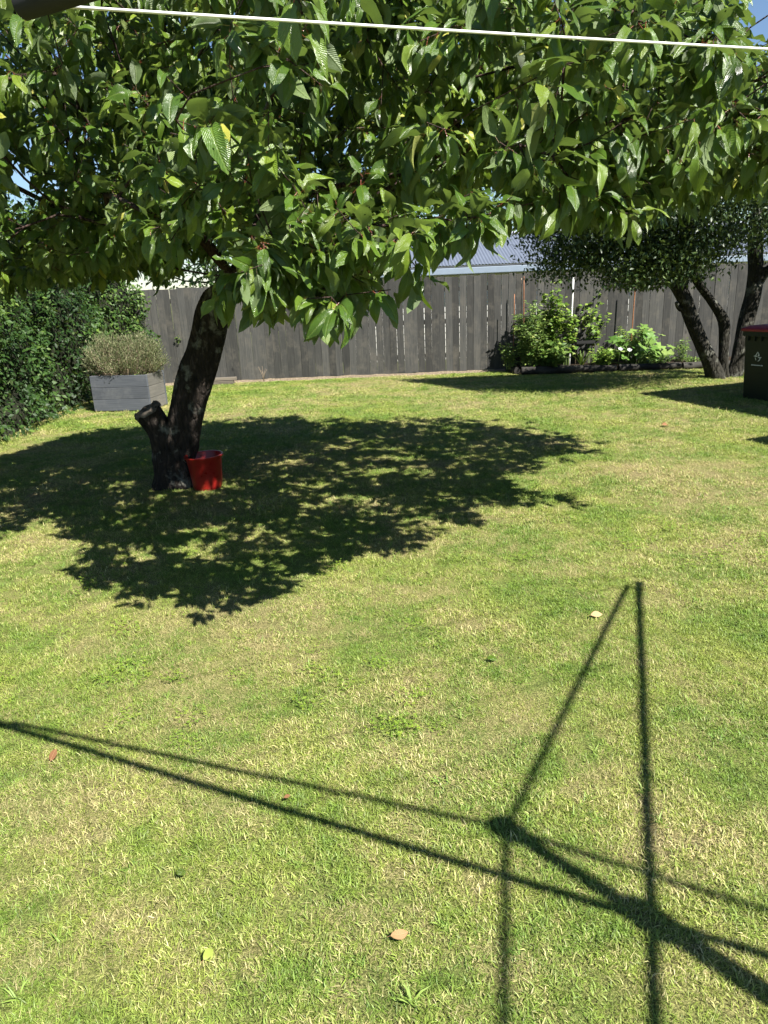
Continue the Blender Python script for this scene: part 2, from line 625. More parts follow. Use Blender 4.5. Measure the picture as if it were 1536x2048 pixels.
for y0, y1, dens, sc in bands:
    xm = max(1.6, y1 * 0.66 + 0.7)
    n = int(2 * xm * (y1 - y0) * dens)
    x = rng.uniform(-xm, xm, n)
    y = rng.uniform(y0, y1, n)
    x0, x1 = -5.2, 7.5
    k = (x > x0) & (x < x1)
    # the garden bed and the hedge foot stay clear
    k &= ~((x > 2.55) & (y > 13.35))
    for sp, r in soil_spots:
        k &= np.hypot(x - sp[0], (y - sp[1]) * 0.6) > r * (0.7 + 0.9 * vnoise(x * 25, y * 25, 3))
    x, y = x[k], y[k]
    n = len(x)
    f1 = fbm(x * 1.1, y * 1.1, 21)
    f2 = fbm(x * 0.7 + 9, y * 0.7, 33)
    u = rng.random(n)
    ii = rng.integers(0, 4, n)
    st = u < np.clip((f1 - 0.54) * 2.0, 0.02, 0.4)
    ii[st] = 4 + rng.integers(0, 2, st.sum())
    dm = np.zeros(n)
    for px, py, rx_, ry_ in DRY:
        c_ = ground(px, py)
        dm = np.maximum(dm, np.clip(1.25 - np.hypot((x - c_[0]) / rx_, (y - c_[1]) / ry_) * (.7 + .7 * vnoise(x * 9, y * 9, 5)), 0, 1))
    st2 = rng.random(n) < dm * .75
    ii[st2] = 4 + rng.integers(0, 2, st2.sum())
    st = st | st2
    u2 = rng.random(n)
    cl = (u2 < np.clip((f2 - 0.62) * 0.8 + 0.02 * (x > 0.2), 0.0, 0.035)) & ~st & (y < 6)
    ii[cl] = 8 + rng.integers(0, 2, cl.sum())
    u3 = rng.random(n)
    br = (u3 < 0.02 * (fbm(x * 2, y * 2, 55) > 0.5)) & (y < 6)
    ii[br] = 6 + rng.integers(0, 2, br.sum())
    GP.append(np.stack([x, y, lawn_z(x, y)], 1))
    GI.append(ii)
    GS.append(sc * rng.uniform(0.75, 1.2, n) * (0.75 + 0.5 * fbm(x * 1.6, y * 1.6, 77)))
for px, py in ((600, 1735), (645, 1715), (880, 1740), (905, 1890), (720, 1925), (1050, 1860), (1410, 1650), (300, 1720), (1180, 1640)):
    c_ = ground(px, py)
    k = rng.integers(2, 6)
    x, y = c_[0] + rng.normal(0, .035, k), c_[1] + rng.normal(0, .035, k)
    GP.append(np.stack([x, y, lawn_z(x, y) + .004], 1))
    GI.append(6 + rng.integers(0, 2, k))
    GS.append(rng.uniform(.4, .85, k))
GP, GI, GS = np.concatenate(GP), np.concatenate(GI), np.concatenate(GS)
gme = bpy.data.meshes.new('lawn_grass')
gme.vertices.add(len(GP))
gme.vertices.foreach_set('co', GP.astype(np.float32).ravel())
at = gme.attributes.new('pick', 'INT', 'POINT')
at.data.foreach_set('value', GI.astype(np.int32))
at = gme.attributes.new('size', 'FLOAT', 'POINT')
at.data.foreach_set('value', GS.astype(np.float32))
at = gme.attributes.new('turn', 'FLOAT_VECTOR', 'POINT')
tv = np.zeros((len(GP), 3), np.float32)
tv[:, 2] = rng.uniform(0, 6.283, len(GP))
tv[:, :2] = rng.normal(0, 0.08, (len(GP), 2))
at.data.foreach_set('vector', tv.ravel())
grass = link('lawn_grass', gme)
grass['kind'] = 'stuff'
grass['label'] = 'short mown lawn grass, green with dry straw patches'
ng = bpy.data.node_groups.new('scatter', 'GeometryNodeTree')
ng.interface.new_socket('Geometry', in_out='INPUT', socket_type='NodeSocketGeometry')
ng.interface.new_socket('Geometry', in_out='OUTPUT', socket_type='NodeSocketGeometry')
gi, go = ng.nodes.new('NodeGroupInput'), ng.nodes.new('NodeGroupOutput')
ci = ng.nodes.new('GeometryNodeCollectionInfo')
ci.inputs['Collection'].default_value = src
ci.inputs['Separate Children'].default_value = True
ci.inputs['Reset Children'].default_value = True
iop = ng.nodes.new('GeometryNodeInstanceOnPoints')
iop.inputs['Pick Instance'].default_value = True


def gattr(n, t):
    nd = ng.nodes.new('GeometryNodeInputNamedAttribute')
    nd.data_type = t
    nd.inputs['Name'].default_value = n
    return nd.outputs['Attribute']


e2r = ng.nodes.new('FunctionNodeEulerToRotation')
L_ = ng.links.new
L_(gi.outputs[0], iop.inputs['Points'])
L_(ci.outputs[0], iop.inputs['Instance'])
L_(gattr('pick', 'INT'), iop.inputs['Instance Index'])
L_(gattr('turn', 'FLOAT_VECTOR'), e2r.inputs[0])
L_(e2r.outputs[0], iop.inputs['Rotation'])
L_(gattr('size', 'FLOAT'), iop.inputs['Scale'])
L_(iop.outputs[0], go.inputs[0])
md = grass.modifiers.new('scatter', 'NODES')
md.node_group = ng


# ------------------------------------------------------------------ leaves, big and small
def big_templates(k=12):
    st = [0.0, 0.13, 0.31, 0.52, 0.72, 0.88, 1.0]
    wd = [0.0, 0.56, 0.88, 1.0, 0.86, 0.44, 0.0]
    out = []
    r = random.Random(5)
    for _ in range(k):
        droop, fold, twist = r.uniform(.05, .8), r.uniform(-.08, .42), r.uniform(-.9, .9)
        side = r.uniform(-.2, .2)
        V, uv = [], []

        def cen(v):
            return (side * math.sin(v * 2.4) * 2.0, v - 0.12 * droop * v * v, -droop * v * v + 0.05 * math.sin(v * 3))
        wps = r.uniform(0, 6)
        rows = []
        for s_, w_ in zip(st, wd):
            c = cen(s_)
            if w_ == 0:
                rows.append([len(V)])
                V.append(c)
                uv.append((0.5, s_))
                continue
            row = []
            for sx in (-1, 0, 1):
                wob = 0.06 * math.sin(wps + s_ * 9 + sx * 1.3) if sx else 0
                tz = sx * w_ * 0.22 * twist * s_
                row.append(len(V))
                V.append((c[0] + sx * w_, c[1], c[2] + (fold * w_ * 0.5 if sx else 0) + wob + tz))
                uv.append((0.5 + sx * 0.5 * w_, s_))
            rows.append(row)
        T = []
        for i in range(len(rows) - 1):
            A, B = rows[i], rows[i + 1]
            if len(A) == 1:
                T += [(A[0], B[1], B[0]), (A[0], B[2], B[1])]
            elif len(B) == 1:
                T += [(A[0], A[1], B[0]), (A[1], A[2], B[0])]
            else:
                for j in (0, 1):
                    T += [(A[j], A[j + 1], B[j + 1]), (A[j], B[j + 1], B[j])]
        k0 = len(V)
        V += [(-.035, 0.01, 0.0), (.035, 0.01, 0.0), (-.03, -.22, .05), (.03, -.22, .05)]
        uv += [(0.5, -.02), (0.5, -.02), (0.5, -.2), (0.5, -.2)]
        T += [(k0, k0 + 2, k0 + 3), (k0, k0 + 3, k0 + 1)]
        # face normals up (+z)
        out.append((np.array(V), np.array(T), np.array(uv)))
    return out


def small_template():
    V = np.array([(0, 0, 0), (-1, .45, .06), (1, .45, .06), (0, .5, -.02), (0, 1, -.14)], float)
    T = np.array([(0, 3, 1), (0, 2, 3), (1, 3, 4), (3, 2, 4)])
    uv = np.array([(.5, 0), (0, .45), (1, .45), (.5, .5), (.5, 1)])
    return [(V, T, uv)]


def unit(a):
    return a / np.maximum(np.linalg.norm(a, axis=-1, keepdims=True), 1e-9)


def leaves_arrays(P, A, N, L, W, tint, temps, pick):
    A = unit(A)
    N = unit(N - A * (N * A).sum(1, keepdims=True))
    Sd = np.cross(A, N)
    VV, TT, UU, TI = [], [], [], []
    base = 0
    for k, (V, T, uv) in enumerate(temps):
        s = np.where(pick == k)[0]
        if not len(s):
            continue
        v = (P[s, None, :] + V[None, :, 0, None] * (W[s, None, None] * .5) * Sd[s, None, :]
             + V[None, :, 1, None] * L[s, None, None] * A[s, None, :] + V[None, :, 2, None] * L[s, None, None] * N[s, None, :])
        nv = len(V)
        t = T[None] + (np.arange(len(s)) * nv)[:, None, None] + base
        VV.append(v.reshape(-1, 3))
        TT.append(t.reshape(-1, 3))
        UU.append(np.tile(uv, (len(s), 1)))
        TI.append(np.repeat(tint[s], nv))
        base += len(s) * nv
    return np.concatenate(VV), np.concatenate(TT), np.concatenate(UU), np.concatenate(TI)


def leaf_mesh(name, P, A, N, L, W, tint, temps, pick, mat):
    V, T, U, TI = leaves_arrays(P, A, N, L, W, tint, temps, pick)
    return mesh_arrays(name, V, T, uv=U, tint=TI, mats=[mat])


BIG, SMALL = big_templates(), small_template()
FLAT = [(V_ * np.array([1, 1, .45]), T_, U_) for V_, T_, U_ in BIG]


# ------------------------------------------------------------------ branching: every target joins the nearest part of the tree
class Skeleton:
    def __init__(s):
        s.p, s.par, s.len, s.limb = [], [], [], []
        s.A, s.Ln, s.D = np.zeros((60000, 3)), np.zeros(60000), np.zeros((60000, 3))

    def node(s, p, par, limb):
        s.p.append(np.array(p, float))
        s.par.append(par)
        s.len.append(0 if par < 0 else s.len[par] + np.linalg.norm(s.p[-1] - s.p[par]))
        s.limb.append(limb)
        s.A[len(s.p) - 1] = s.p[-1]
        s.Ln[len(s.p) - 1] = s.len[-1]
        if par >= 0:
            dd_ = s.p[-1] - s.p[par]
            s.D[len(s.p) - 1] = dd_ / max(1e-6, np.linalg.norm(dd_))
        return len(s.p) - 1

    def path(s, pts, par, limb, step=0.15):
        P = smooth_path(pts, max(3, int(sum(np.linalg.norm(np.array(pts[i + 1]) - np.array(pts[i])) for i in range(len(pts) - 1)) / step)))
        k = par
        for q in P[(1 if par >= 0 else 0):]:
            k = s.node(q, k, limb)
        return k

    def attach(s, q, pen=0.25, step=0.16, sag=0.0, wig=0.03):
        A = s.A[:len(s.p)]
        d = np.sqrt(((A - q) ** 2).sum(1))
        turn = 1 - ((q - A) * s.D[:len(s.p)]).sum(1) / np.maximum(d, 1e-6)
        k = int(np.argmin(d * (1 + .4 * turn) + pen * s.Ln[:len(s.p)]))
        n = max(1, int(d[k] / step))
        a = A[k]
        dirp = (a - A[s.par[k]]) if s.par[k] >= 0 else np.array([0, 0, 1.0])
        dirp = dirp / max(1e-6, np.linalg.norm(dirp))
        ctl = a + dirp * d[k] * 0.35 + np.array([0, 0, sag * d[k]])
        par = k
        for i in range(1, n + 1):
            t = i / n
            pt = (1 - t) ** 2 * a + 2 * t * (1 - t) * ctl + t * t * q
            if i < n:
                pt = pt + rng.normal(0, wig * step, 3)
            par = s.node(pt, par, s.limb[k])
        return par

    def radii(s, tip=0.004, ex=2.3):
        n = len(s.p)
        r = np.zeros(n)
        for i in range(n - 1, -1, -1):
            r[i] = tip if r[i] == 0 else r[i] ** (1 / ex)
            if s.par[i] >= 0:
                r[s.par[i]] += r[i] ** ex
        return r

    def chains(s, r):
        n = len(s.p)
        ch = [[] for _ in range(n)]
        for i in range(n):
            if s.par[i] >= 0:
                ch[s.par[i]].append(i)
        out = []
        stack = [(0, -1)]
        while stack:
            st, frm = stack.pop()
            c = [frm] if frm >= 0 else []
            k = st
            while True:
                c.append(k)
                if not ch[k]:
                    break
                o = sorted(ch[k], key=lambda j: -r[j])
                for j in o[1:]:
                    stack.append((j, k))
                k = o[0]
            if len(c) > 1:
                out.append(c)
        return out


def add_chain(mb, sk, c, r, cap=0.2):
    pts = [sk.p[i] for i in c]
    rad = [min(cap, r[i]) for i in c]
    rad[0] = rad[1]
    mx = max(rad)
    sides = 9 if mx > .05 else 6 if mx > .015 else 3
    V, T = tube_arrays(pts, rad, sides, False)
    mb.add(V, T)


# ------------------------------------------------------------------ the cherry tree
cherry_leaf = leaf_mat('cherry_leaf', (0.028, 0.066, 0.008), (0.072, 0.145, 0.015), (0.205, 0.275, 0.028), rough=0.32, transl=0.26, vein_bump=0.9, spec=.75)
cherry_leaf_eaten = leaf_mat('cherry_leaf_eaten', (0.030, 0.075, 0.010), (0.085, 0.16, 0.02), (0.20, 0.27, 0.035), rough=0.32, transl=0.26, vein_bump=0.9, spec=.75, holes=True)
cherry_bark = bark_mat('cherry_bark', (0.007, 0.006, 0.005), (0.028, 0.022, 0.018), (0.085, 0.066, 0.052), lichen=0.6)
twig_bark = bark_mat('cherry_twig_bark', (0.025, 0.017, 0.014), (0.08, 0.052, 0.043), (0.15, 0.105, 0.085), lichen=0.3, scale=2)
cut_wood = plain_mat('weathered_cut_wood', (0.10, 0.085, 0.07), 0.9, 0.2, var=0.4, scale=30, bump=0.5)

cherry = thing('cherry_tree', 'large leaning cherry tree with big glossy drooping leaves and a sawn-off limb', 'tree', tuple(ground(345, 972)))
CO = np.array(cherry.location)


def loc(o, P):
    return np.asarray(P, float) - np.array(o.location)


tb = ground(345, 972)
YB = tb[1]
tpx = [((352, 992), 0.0, .205), ((355, 950), 0.0, .185), ((359, 900), 0.0, .168), ((369, 850), 0.02, .158), ((382, 795), .05, .154), ((398, 745), .09, .153), ((412, 700), .12, .150), ((421, 660), .15, .146), ((429, 625), .18, .142), ((440, 598), .22, .125), ((468, 583), .30, .098), ((505, 569), .40, .085), ((545, 553), .52, .075)]
tp = []
for (px, dy, r) in tpx:
    q = at_y(px[0], px[1], YB - dy)
    tp.append((q[0], q[1], q[2], r))
tp = smooth_path(tp, 150)
ph = [random.uniform(0, 6) for _ in range(6)]


def bark_fn(t, a):
    fl = 1 + 0.07 * math.sin(3 * a + ph[0] + 2.5 * t) + 0.05 * math.sin(5 * a + ph[1] - 4 * t) + 0.03 * math.sin(9 * a + ph[2] + 7 * t)
    fl += 0.035 * math.sin(23 * t + 2 * a + ph[3]) * math.sin(4 * a + ph[4])
    if t < 0.16:
        fl += (0.16 - t) * 1.6 * (0.55 + 0.45 * math.sin(4 * a + ph[5]))
    fl += .05 * math.sin(11 * t + 1.7 * a) * math.sin(2 * a + 5 * t + ph[1])
    u_ = a / 6.2832
    rg_ = 0.0
    for fq, am in ((9, .075), (21, .045)):
        n_ = float(vnoise(u_ * fq * 2 + 1.5 * math.sin(t * 9), t * fq * .9, fq)) * (1 - u_) + float(vnoise((u_ - 1) * fq * 2 + 1.5 * math.sin(t * 9), t * fq * .9, fq)) * u_
        rg_ += am * (abs(2 * n_ - 1) - .5)
    return fl + rg_ + random.uniform(-.012, .012)


mb = MB()
mb.tube([loc(cherry, p[:3]) for p in tp], tp[:, 3], 72, True, bark_fn)
mb.build('trunk', cherry_bark, cherry, smooth=True)
# sawn-off limb at the foot of the trunk
sp = []
for (px, dy, r) in [((340, 985), .04, .135), ((337, 930), .06, .130), ((331, 890), .07, .118), ((320, 858), .08, .108), ((303, 832), .09, .118), ((294, 820), .10, .122)]:
    q = at_y(px[0], px[1], YB - dy)
    sp.append((q[0], q[1], q[2], r))
sp = smooth_path(sp, 60)
mb = MB()
mb.tube([loc(cherry, p[:3]) for p in sp], sp[:, 3], 48, False, lambda t, a: bark_fn(.25 + .4 * t, a) + .10 * math.exp(-((t - .8) / .12) ** 2) * math.sin(a + 1) - .06 * math.exp(-((t - .55) / .1) ** 2))
stub = mb.build('cut_limb', cherry_bark, cherry, smooth=True)
ax = Vector(sp[-1, :3] - sp[-3, :3]).normalized()
mb = MB()
q = ax.to_track_quat('Z', 'Y').to_matrix()
ring = [(0.130, -.02), (.127, .004), (.112, .017), (.09, .008), (.06, .014), (.03, .004), (.0, .006)]
mb.lathe(ring, 40)
mb.v = [(v[0] * (1 + .07 * math.sin(3 * math.atan2(v[1], v[0]) + 1) + random.uniform(-.02, .02)), v[1] * (1 + .06 * math.sin(2 * math.atan2(v[1], v[0]))), v[2] + .012 * math.sin(9 * v[0] / .1) + random.uniform(-.004, .004)) for v in mb.v]
mb.v = [tuple(q @ Vector(v) + Vector(loc(cherry, sp[-1, :3]))) for v in mb.v]
mb.build('sawn_face', cut_wood, stub, smooth=True)

# crown: where leaves are (seen from the camera) and where their shadow falls
LOW = [(-900, 640), (-200, 640), (0, 612), (150, 600), (250, 590), (325, 600), (375, 565), (400, 548), (502, 545), (500, 600), (462, 612), (472, 660), (500, 690), (560, 665), (620, 672), (700, 690), (733, 660), (745, 592), (790, 596), (800, 495), (850, 452), (895, 470), (940, 470), (950, 415), (1012, 418), (1080, 490), (1150, 495), (1250, 490), (1320, 470), (1400, 452), (1500, 435), (1700, 425), (3500, 425), (3500, -6000), (-900, -6000)]
HOLES = [[(1482, -400), (1500, -60), (1488, 40), (1500, 82), (1560, 75), (1640, 20), (1640, -400)], [(8, 345), (30, 330), (80, 350), (85, 390), (60, 425), (20, 425), (0, 400)]]
SHADOW = [(-900, 1330), (-300, 1180), (-60, 1090), (0, 1080), (60, 1046), (125, 1035), (118, 1075), (150, 1110), (132, 1140), (165, 1150), (138, 1178), (240, 1165), (250, 1190), (330, 1190), (350, 1215), (400, 1218), (425, 1190), (520, 1188), (510, 1165), (560, 1140), (612, 1158), (645, 1145), (640, 1112), (760, 1120), (830, 1105), (885, 1092), (872, 1060), (990, 1045), (965, 1010), (1100, 1030), (1150, 1022), (1218, 1000), (1130, 985), (1040, 982), (1022, 958), (1180, 910), (1215, 882), (1170, 850), (1150, 830), (1000, 826), (900, 817), (690, 826), (600, 820), (430, 834), (180, 857), (0, 915), (-900, 960)]


def hull(P, drop=0.10, shade=True):
    dz = np.zeros_like(P)
    dz[:, 2] = drop + (.14 * (vnoise(P[:, 0] * 4.1, P[:, 1] * 4.1, 17) - .35) if drop > .1 else 0)
    q = proj(P - dz)
    ok = in_poly(q[:, 0], q[:, 1], LOW) & (q[:, 2] > 0.3)
    q0 = proj(P)
    for h in HOLES:
        ok &= ~in_poly(q0[:, 0], q0[:, 1], h)
    if shade:
        g_ = proj(sun_ground(P))
        ok &= in_poly(g_[:, 0], g_[:, 1], SHADOW)
    return ok


CC = np.array([-0.25, 5.45, 1.35])
CR = np.array([4.35, 2.95, 3.05])


def dome(P):
    return np.linalg.norm((P - CC) / CR, axis=1)


def sample_crown(n, lo, drop, seen=False):
    out = np.zeros((0, 3))
    while len(out) < n:
        P = CC + rng.uniform(-1, 1, (40000, 3)) * CR
        P = P[P[:, 2] > 1.42]
        q = dome(P)
        keep = (q < 1.0) & (q > lo) & (rng.random(len(q)) < np.clip((q - lo) / (1 - lo), 0, 1) ** 0.7 + 0.15)
        keep &= np.linalg.norm(P - CAM, axis=1) > 2.35
        # hollow under the canopy
        keep &= P[:, 2] > 1.42 + 0.75 * np.clip(1 - q, 0, 1)
        P = P[keep]
        P = P[hull(P, drop)]
        if seen:
            q = proj(P)
            P = P[(q[:, 1] > -120) & (q[:, 0] > -150) & (q[:, 0] < 1690)]
        out = np.concatenate([out, P])
    return out[:n]


sk = Skeleton()
top = tp[-25, :3]
root = sk.node(tp[-40, :3], -1, 0)
n0 = sk.node(tp[-12, :3], root, 0)
n00 = sk.node(tp[-5, :3], n0, 0)
limbs = [
    [tp[-6, :3], (-0.75, 5.95, 1.95), (0.0, 5.2, 2.25), (0.9, 4.5, 2.45), (1.7, 4.0, 2.5)],
    [tp[-6, :3], (-0.8, 6.0, 2.3), (-0.3, 5.3, 2.9), (0.2, 4.6, 3.3), (0.5, 4.0, 3.5)],
    [tp[-6, :3], (-1.0, 5.8, 2.15), (-1.7, 5.2, 2.6), (-1.6, 4.4, 2.8), (-1.4, 3.7, 2.7)],
    [tp[-22, :3], (-1.5, 6.2, 2.25), (-1.9, 6.1, 2.5), (-2.6, 5.8, 2.7), (-3.4, 5.4, 2.8)],
    [tp[-14, :3], (-1.1, 6.2, 2.5), (-1.1, 6.4, 3.2), (-1.0, 6.1, 3.9)],
    [tp[-6, :3], (-0.3, 6.3, 2.3), (0.8, 6.3, 2.8), (1.9, 6.1, 3.0), (2.9, 5.9, 2.8)],
]
for i, lp in enumerate(limbs):
    sk.path(lp, root if i == 3 else n0 if i == 4 else n00, i + 1, 0.14)


def sample_by_shadow(n, drop):
    g0, g1 = np.array([-5.6, 3.2]), np.array([3.0, 10.6])
    out = np.zeros((0, 3))
    while len(out) < n:
        g_ = rng.uniform(g0, g1, (30000, 2))
        z = 1.5 + 2.9 * rng.random(30000) ** 1.3
        P = np.c_[g_[:, 0] - SUN_D[0] * COT * z, g_[:, 1] - SUN_D[1] * COT * z, z]
        q = dome(P)
        P = P[(q < 1.03) & (np.linalg.norm(P - CAM, axis=1) > 2.4)]
        P = P[hull(P, drop)]
        out = np.concatenate([out, P])
    return out[:n]


def sample_seen(n, box, drop):
    out = np.zeros((0, 3))
    while len(out) < n:
        P = sample_crown(3000, .3, drop, True)
        q = proj(P)
        out = np.concatenate([out, P[(q[:, 0] > box[0]) & (q[:, 0] < box[2]) & (q[:, 1] > box[1]) & (q[:, 1] < box[3])]])
    return out[:n]


CL = np.concatenate([sample_by_shadow(420, 0.24), sample_crown(340, 0.45, 0.22, True), sample_seen(70, (-60, 380, 360, 640), .16)])
FRONT = np.array([CAM + ray(px, py) * next((v for v in np.arange(2.55, 4.2, .05) if hull((CAM + ray(px, py) * v + np.array([-.12, -.22, 0]))[None], -.05)[0] and hull((CAM + ray(px, py) * v)[None], -.05)[0]), dd + .5) for px, py, dd in ((590, 560, 2.75), (690, 590, 2.9), (530, 575, 2.7), (640, 515, 2.8), (565, 525, 2.75), (880, 435, 2.9), (915, 445, 2.9), (770, 480, 3.0), (300, 430, 3.1), (1080, 400, 3.0), (1250, 395, 3.2))])
CL = np.concatenate([CL, FRONT])
CL = CL[np.argsort(np.linalg.norm(CL - top, axis=1))]
for q in CL:
    sk.attach(q, 0.22, 0.17, sag=0.10)
# spurs round every cluster
NSP = 6500
SPU = np.zeros((0, 3))
while len(SPU) < NSP:
    c = CL[rng.integers(0, len(CL), 3000)]
    P = c + rng.normal(0, 1, (3000, 3)) * np.array([.17, .17, .105])
    P = P[(P[:, 2] > 1.45) & (dome(P) < 1.12)]
    P = P[np.linalg.norm(P - CAM, axis=1) > 2.3]
    P = P[hull(P, 0.15)]
    SPU = np.concatenate([SPU, P])
SPU = np.concatenate([SPU[:NSP], np.repeat(FRONT, 9, 0) + rng.normal(0, 1, (len(FRONT) * 9, 3)) * np.array([.10, .13, .045])])
d0 = np.min(np.linalg.norm(SPU[:, None, :] - CL[None, ::3], axis=2), axis=1)
SPU = SPU[np.argsort(d0)]
tips = []
nfix = len(sk.p)
for q in SPU:
    k = sk.attach(q, 0.12, 0.12, sag=0.15)
    tips.append(k)
r = sk.radii(0.0023, 2.3)
chs = sk.chains(r)
twm = MB()
thick = []
for c in chs:
    mx = max(r[i] for i in c[1:])
    if mx > 0.02:
        b_ = MB()
        add_chain(b_, sk, c, r, .12)
        b_.v = [tuple(np.array(v) - CO) for v in b_.v]
        thick.append(b_)
    else:
        add_chain(twm, sk, c, r)
for b_ in thick:
    b_.build('branch', cherry_bark if len(b_.v) > 200 else twig_bark, cherry, smooth=True)
twm.v = [tuple(np.array(v) - CO) for v in twm.v]
o = twm.build('twigs', twig_bark, cherry, smooth=True)
o['kind'] = 'stuff'

# leaves: a drooping whorl on every spur
TP = np.array([sk.p[k] for k in tips])
TD = unit(np.array([sk.p[k] - sk.p[sk.par[k]] for k in tips]))
nl = rng.integers(6, 11, len(TP))
ri = np.repeat(np.arange(len(TP)), nl)
n = len(ri)
seq = np.concatenate([np.arange(k) for k in nl])
az = seq * 2.4 + np.repeat(rng.uniform(0, 6.283, len(TP)), nl) + rng.normal(0, .3, n)
t_ = TD[ri]
e1 = unit(np.cross(t_, np.array([0.13, 0.2, 0.97])))
e2 = np.cross(t_, e1)
rad_ = e1 * np.cos(az)[:, None] + e2 * np.sin(az)[:, None]
fr = seq / np.repeat(nl, nl)
A = unit(t_ * rng.uniform(.1, 1.0, n)[:, None] + rad_ * 0.9 + np.array([0, 0, -1.0]) * rng.uniform(-.1, 1.05, n)[:, None])
Nn = np.array([0.15, -0.15, 1.0]) + rng.normal(0, .42, (n, 3)) + 0.35 * rad_
P = TP[ri] - t_ * (fr * 0.09)[:, None] + A * 0.025
L = rng.uniform(.055, .145, n) * (1.05 - .25 * (fr < .25))
W = L * rng.uniform(.33, .54, n)
spt = np.repeat(rng.beta(2, 2.6, len(TP)), nl)
tint = np.clip(spt * .6 + rng.uniform(0, .35, n) + .12 * (fr < .2), 0, .9)
tint[rng.random(n) < .012] = 1.0
pick = rng.integers(0, len(BIG), n)
# the 300 leaves that show largest become parts
C0 = P + A * (L * .5)[:, None]
q = proj(C0)
inv = (q[:, 0] > 5) & (q[:, 0] < 1531) & (q[:, 1] > 5) & (q[:, 2] > .5)
vd = unit(CAM - C0)
nn = unit(Nn - A * (Nn * A).sum(1, keepdims=True))
area = L * W * np.clip(np.abs((nn * vd).sum(1)), .15, 1) / np.maximum(q[:, 2], .3) ** 2
cell = (np.clip(q[:, 0] // 26, 0, 60) + 61 * np.clip(q[:, 1] // 26, 0, 80)).astype(int)
cell[~inv] = -1
front = np.zeros(n, bool)
order = np.lexsort((q[:, 2], cell))
last = -2
for i in order:
    if cell[i] >= 0 and cell[i] != last:
        front[i] = True
    last = cell[i]
sc_ = np.where(front & inv, area, -1)
bigs = np.argsort(-sc_)[:300]
msk = np.ones(n, bool)
msk[bigs] = False
o = link('foliage', leaf_mesh('foliage', P[msk] - CO, A[msk], Nn[msk], L[msk], W[msk], tint[msk], BIG, pick[msk], cherry_leaf), cherry)
o['kind'] = 'stuff'
for i in bigs:
    s1 = slice(i, i + 1)
    me = leaf_mesh('leaf', np.zeros((1, 3)), A[s1], Nn[s1], L[s1], W[s1], tint[s1], BIG, pick[s1], cherry_leaf_eaten if i % 3 == 0 else cherry_leaf)
    link('leaf', me, cherry, tuple(P[i] - CO))


# ------------------------------------------------------------------ boundary fence
fence_wood = wood_mat('stained_fence_timber', (0.028, 0.029, 0.028), (0.074, 0.072, 0.065), 'z', bleach=(0.135, 0.122, 0.098), rough=0.75)
FX0, FX1 = -5.6, 9.6


def fence_y(x):
    return 14.42 - 0.018 * (x + 4)


fence = thing('paling_fence', 'tall dark stained vertical paling fence across the back of the lawn', 'fence', (0, 14.35, 0))
bw = 0.135
pm = []
for k in range(5):
    b_ = MB()
    b_.box((0, 0, 0.9), (bw, 0.019, 1.8))
    me = bpy.data.meshes.new('paling')
    bm = bmesh.new()
    vs = [bm.verts.new(v) for v in b_.v]
    for f_ in b_.f:
        bm.faces.new([vs[i] for i in f_])
    bmesh.ops.bevel(bm, geom=bm.edges[:], offset=0.002, segments=1, affect='EDGES')
    bm.to_mesh(me)
    bm.free()
    me.materials.append(fence_wood)
    pm.append(me)
x = FX0
i = 0
while x < FX1:
    gap = random.choice([0.0005, 0.0005, 0.001, 0.001, 0.0015, 0.002, 0.004]) if -1.2 < x < 4.0 else random.choice([0.0005, 0.001, 0.002, 0.003])
    x += bw / 2
    o = link('paling', pm[i % 5], fence, (x, fence_y(x) - 14.35 + random.uniform(-.003, .003), 0.035 + random.uniform(-.014, .014)))
    o.rotation_euler = (random.uniform(-.004, .004), random.uniform(-.005, .005), -0.018 + random.uniform(-.02, .02))
    x += bw / 2 + gap
    i += 1
for z in (0.35, 1.0, 1.6):
    b_ = MB()
    y0, y1 = fence_y(FX0) - 14.35 + .045, fence_y(FX1) - 14.35 + .045
    b_.add([(FX0, y0 - .022, z - .04), (FX1, y1 - .022, z - .04), (FX1, y1 + .022, z - .04), (FX0, y0 + .022, z - .04), (FX0, y0 - .022, z + .04), (FX1, y1 - .022, z + .04), (FX1, y1 + .022, z + .04), (FX0, y0 + .022, z + .04)],
           [(0, 3, 2, 1), (4, 5, 6, 7), (0, 1, 5, 4), (1, 2, 6, 5), (2, 3, 7, 6), (3, 0, 4, 7)])
    b_.build('rail', fence_wood, fence)
xx = FX0 + .3
while xx < FX1:
    b_ = MB()
    b_.box((xx, fence_y(xx) - 14.35 + .118, 0.85), (0.1, 0.1, 1.75))
    b_.build('post', fence_wood, fence, bevel=0.004)
    xx += 2.4
# dry soil at the foot of the fence
soil = NT('dry_soil')
_p = soil.N('NewGeometry').outputs['Position']
_n = soil.noise(_p, 30, 5, .7)
soil_m = soil.done(soil.pbsdf(color=soil.ramp(_n, [(.3, (.09, .068, .045)), (.7, (.27, .22, .155))]), rough=.95, spec=.1, normal=soil.bump(_n, 1.0, .03)))
V, T = [], []
nxs = 150
for i in range(nxs + 1):
    xx = FX0 + (FX1 - FX0) * i / nxs
    y1 = fence_y(xx) + .03
    wv = .10 + .10 * float(vnoise(xx * 3, 0, 9))
    V += [(xx, y1 - wv, .001), (xx, y1 - wv * .5, .03 + .03 * float(vnoise(xx * 6, 2, 1))), (xx, y1, .035)]
for i in range(nxs):
    for j in (0, 1):
        a_ = i * 3 + j
        T += [(a_, a_ + 3, a_ + 4), (a_, a_ + 4, a_ + 1)]
o = link('soil_strip', mesh_arrays('soil_strip', np.array(V), np.array(T), mats=[soil_m]))
o['kind'] = 'structure'

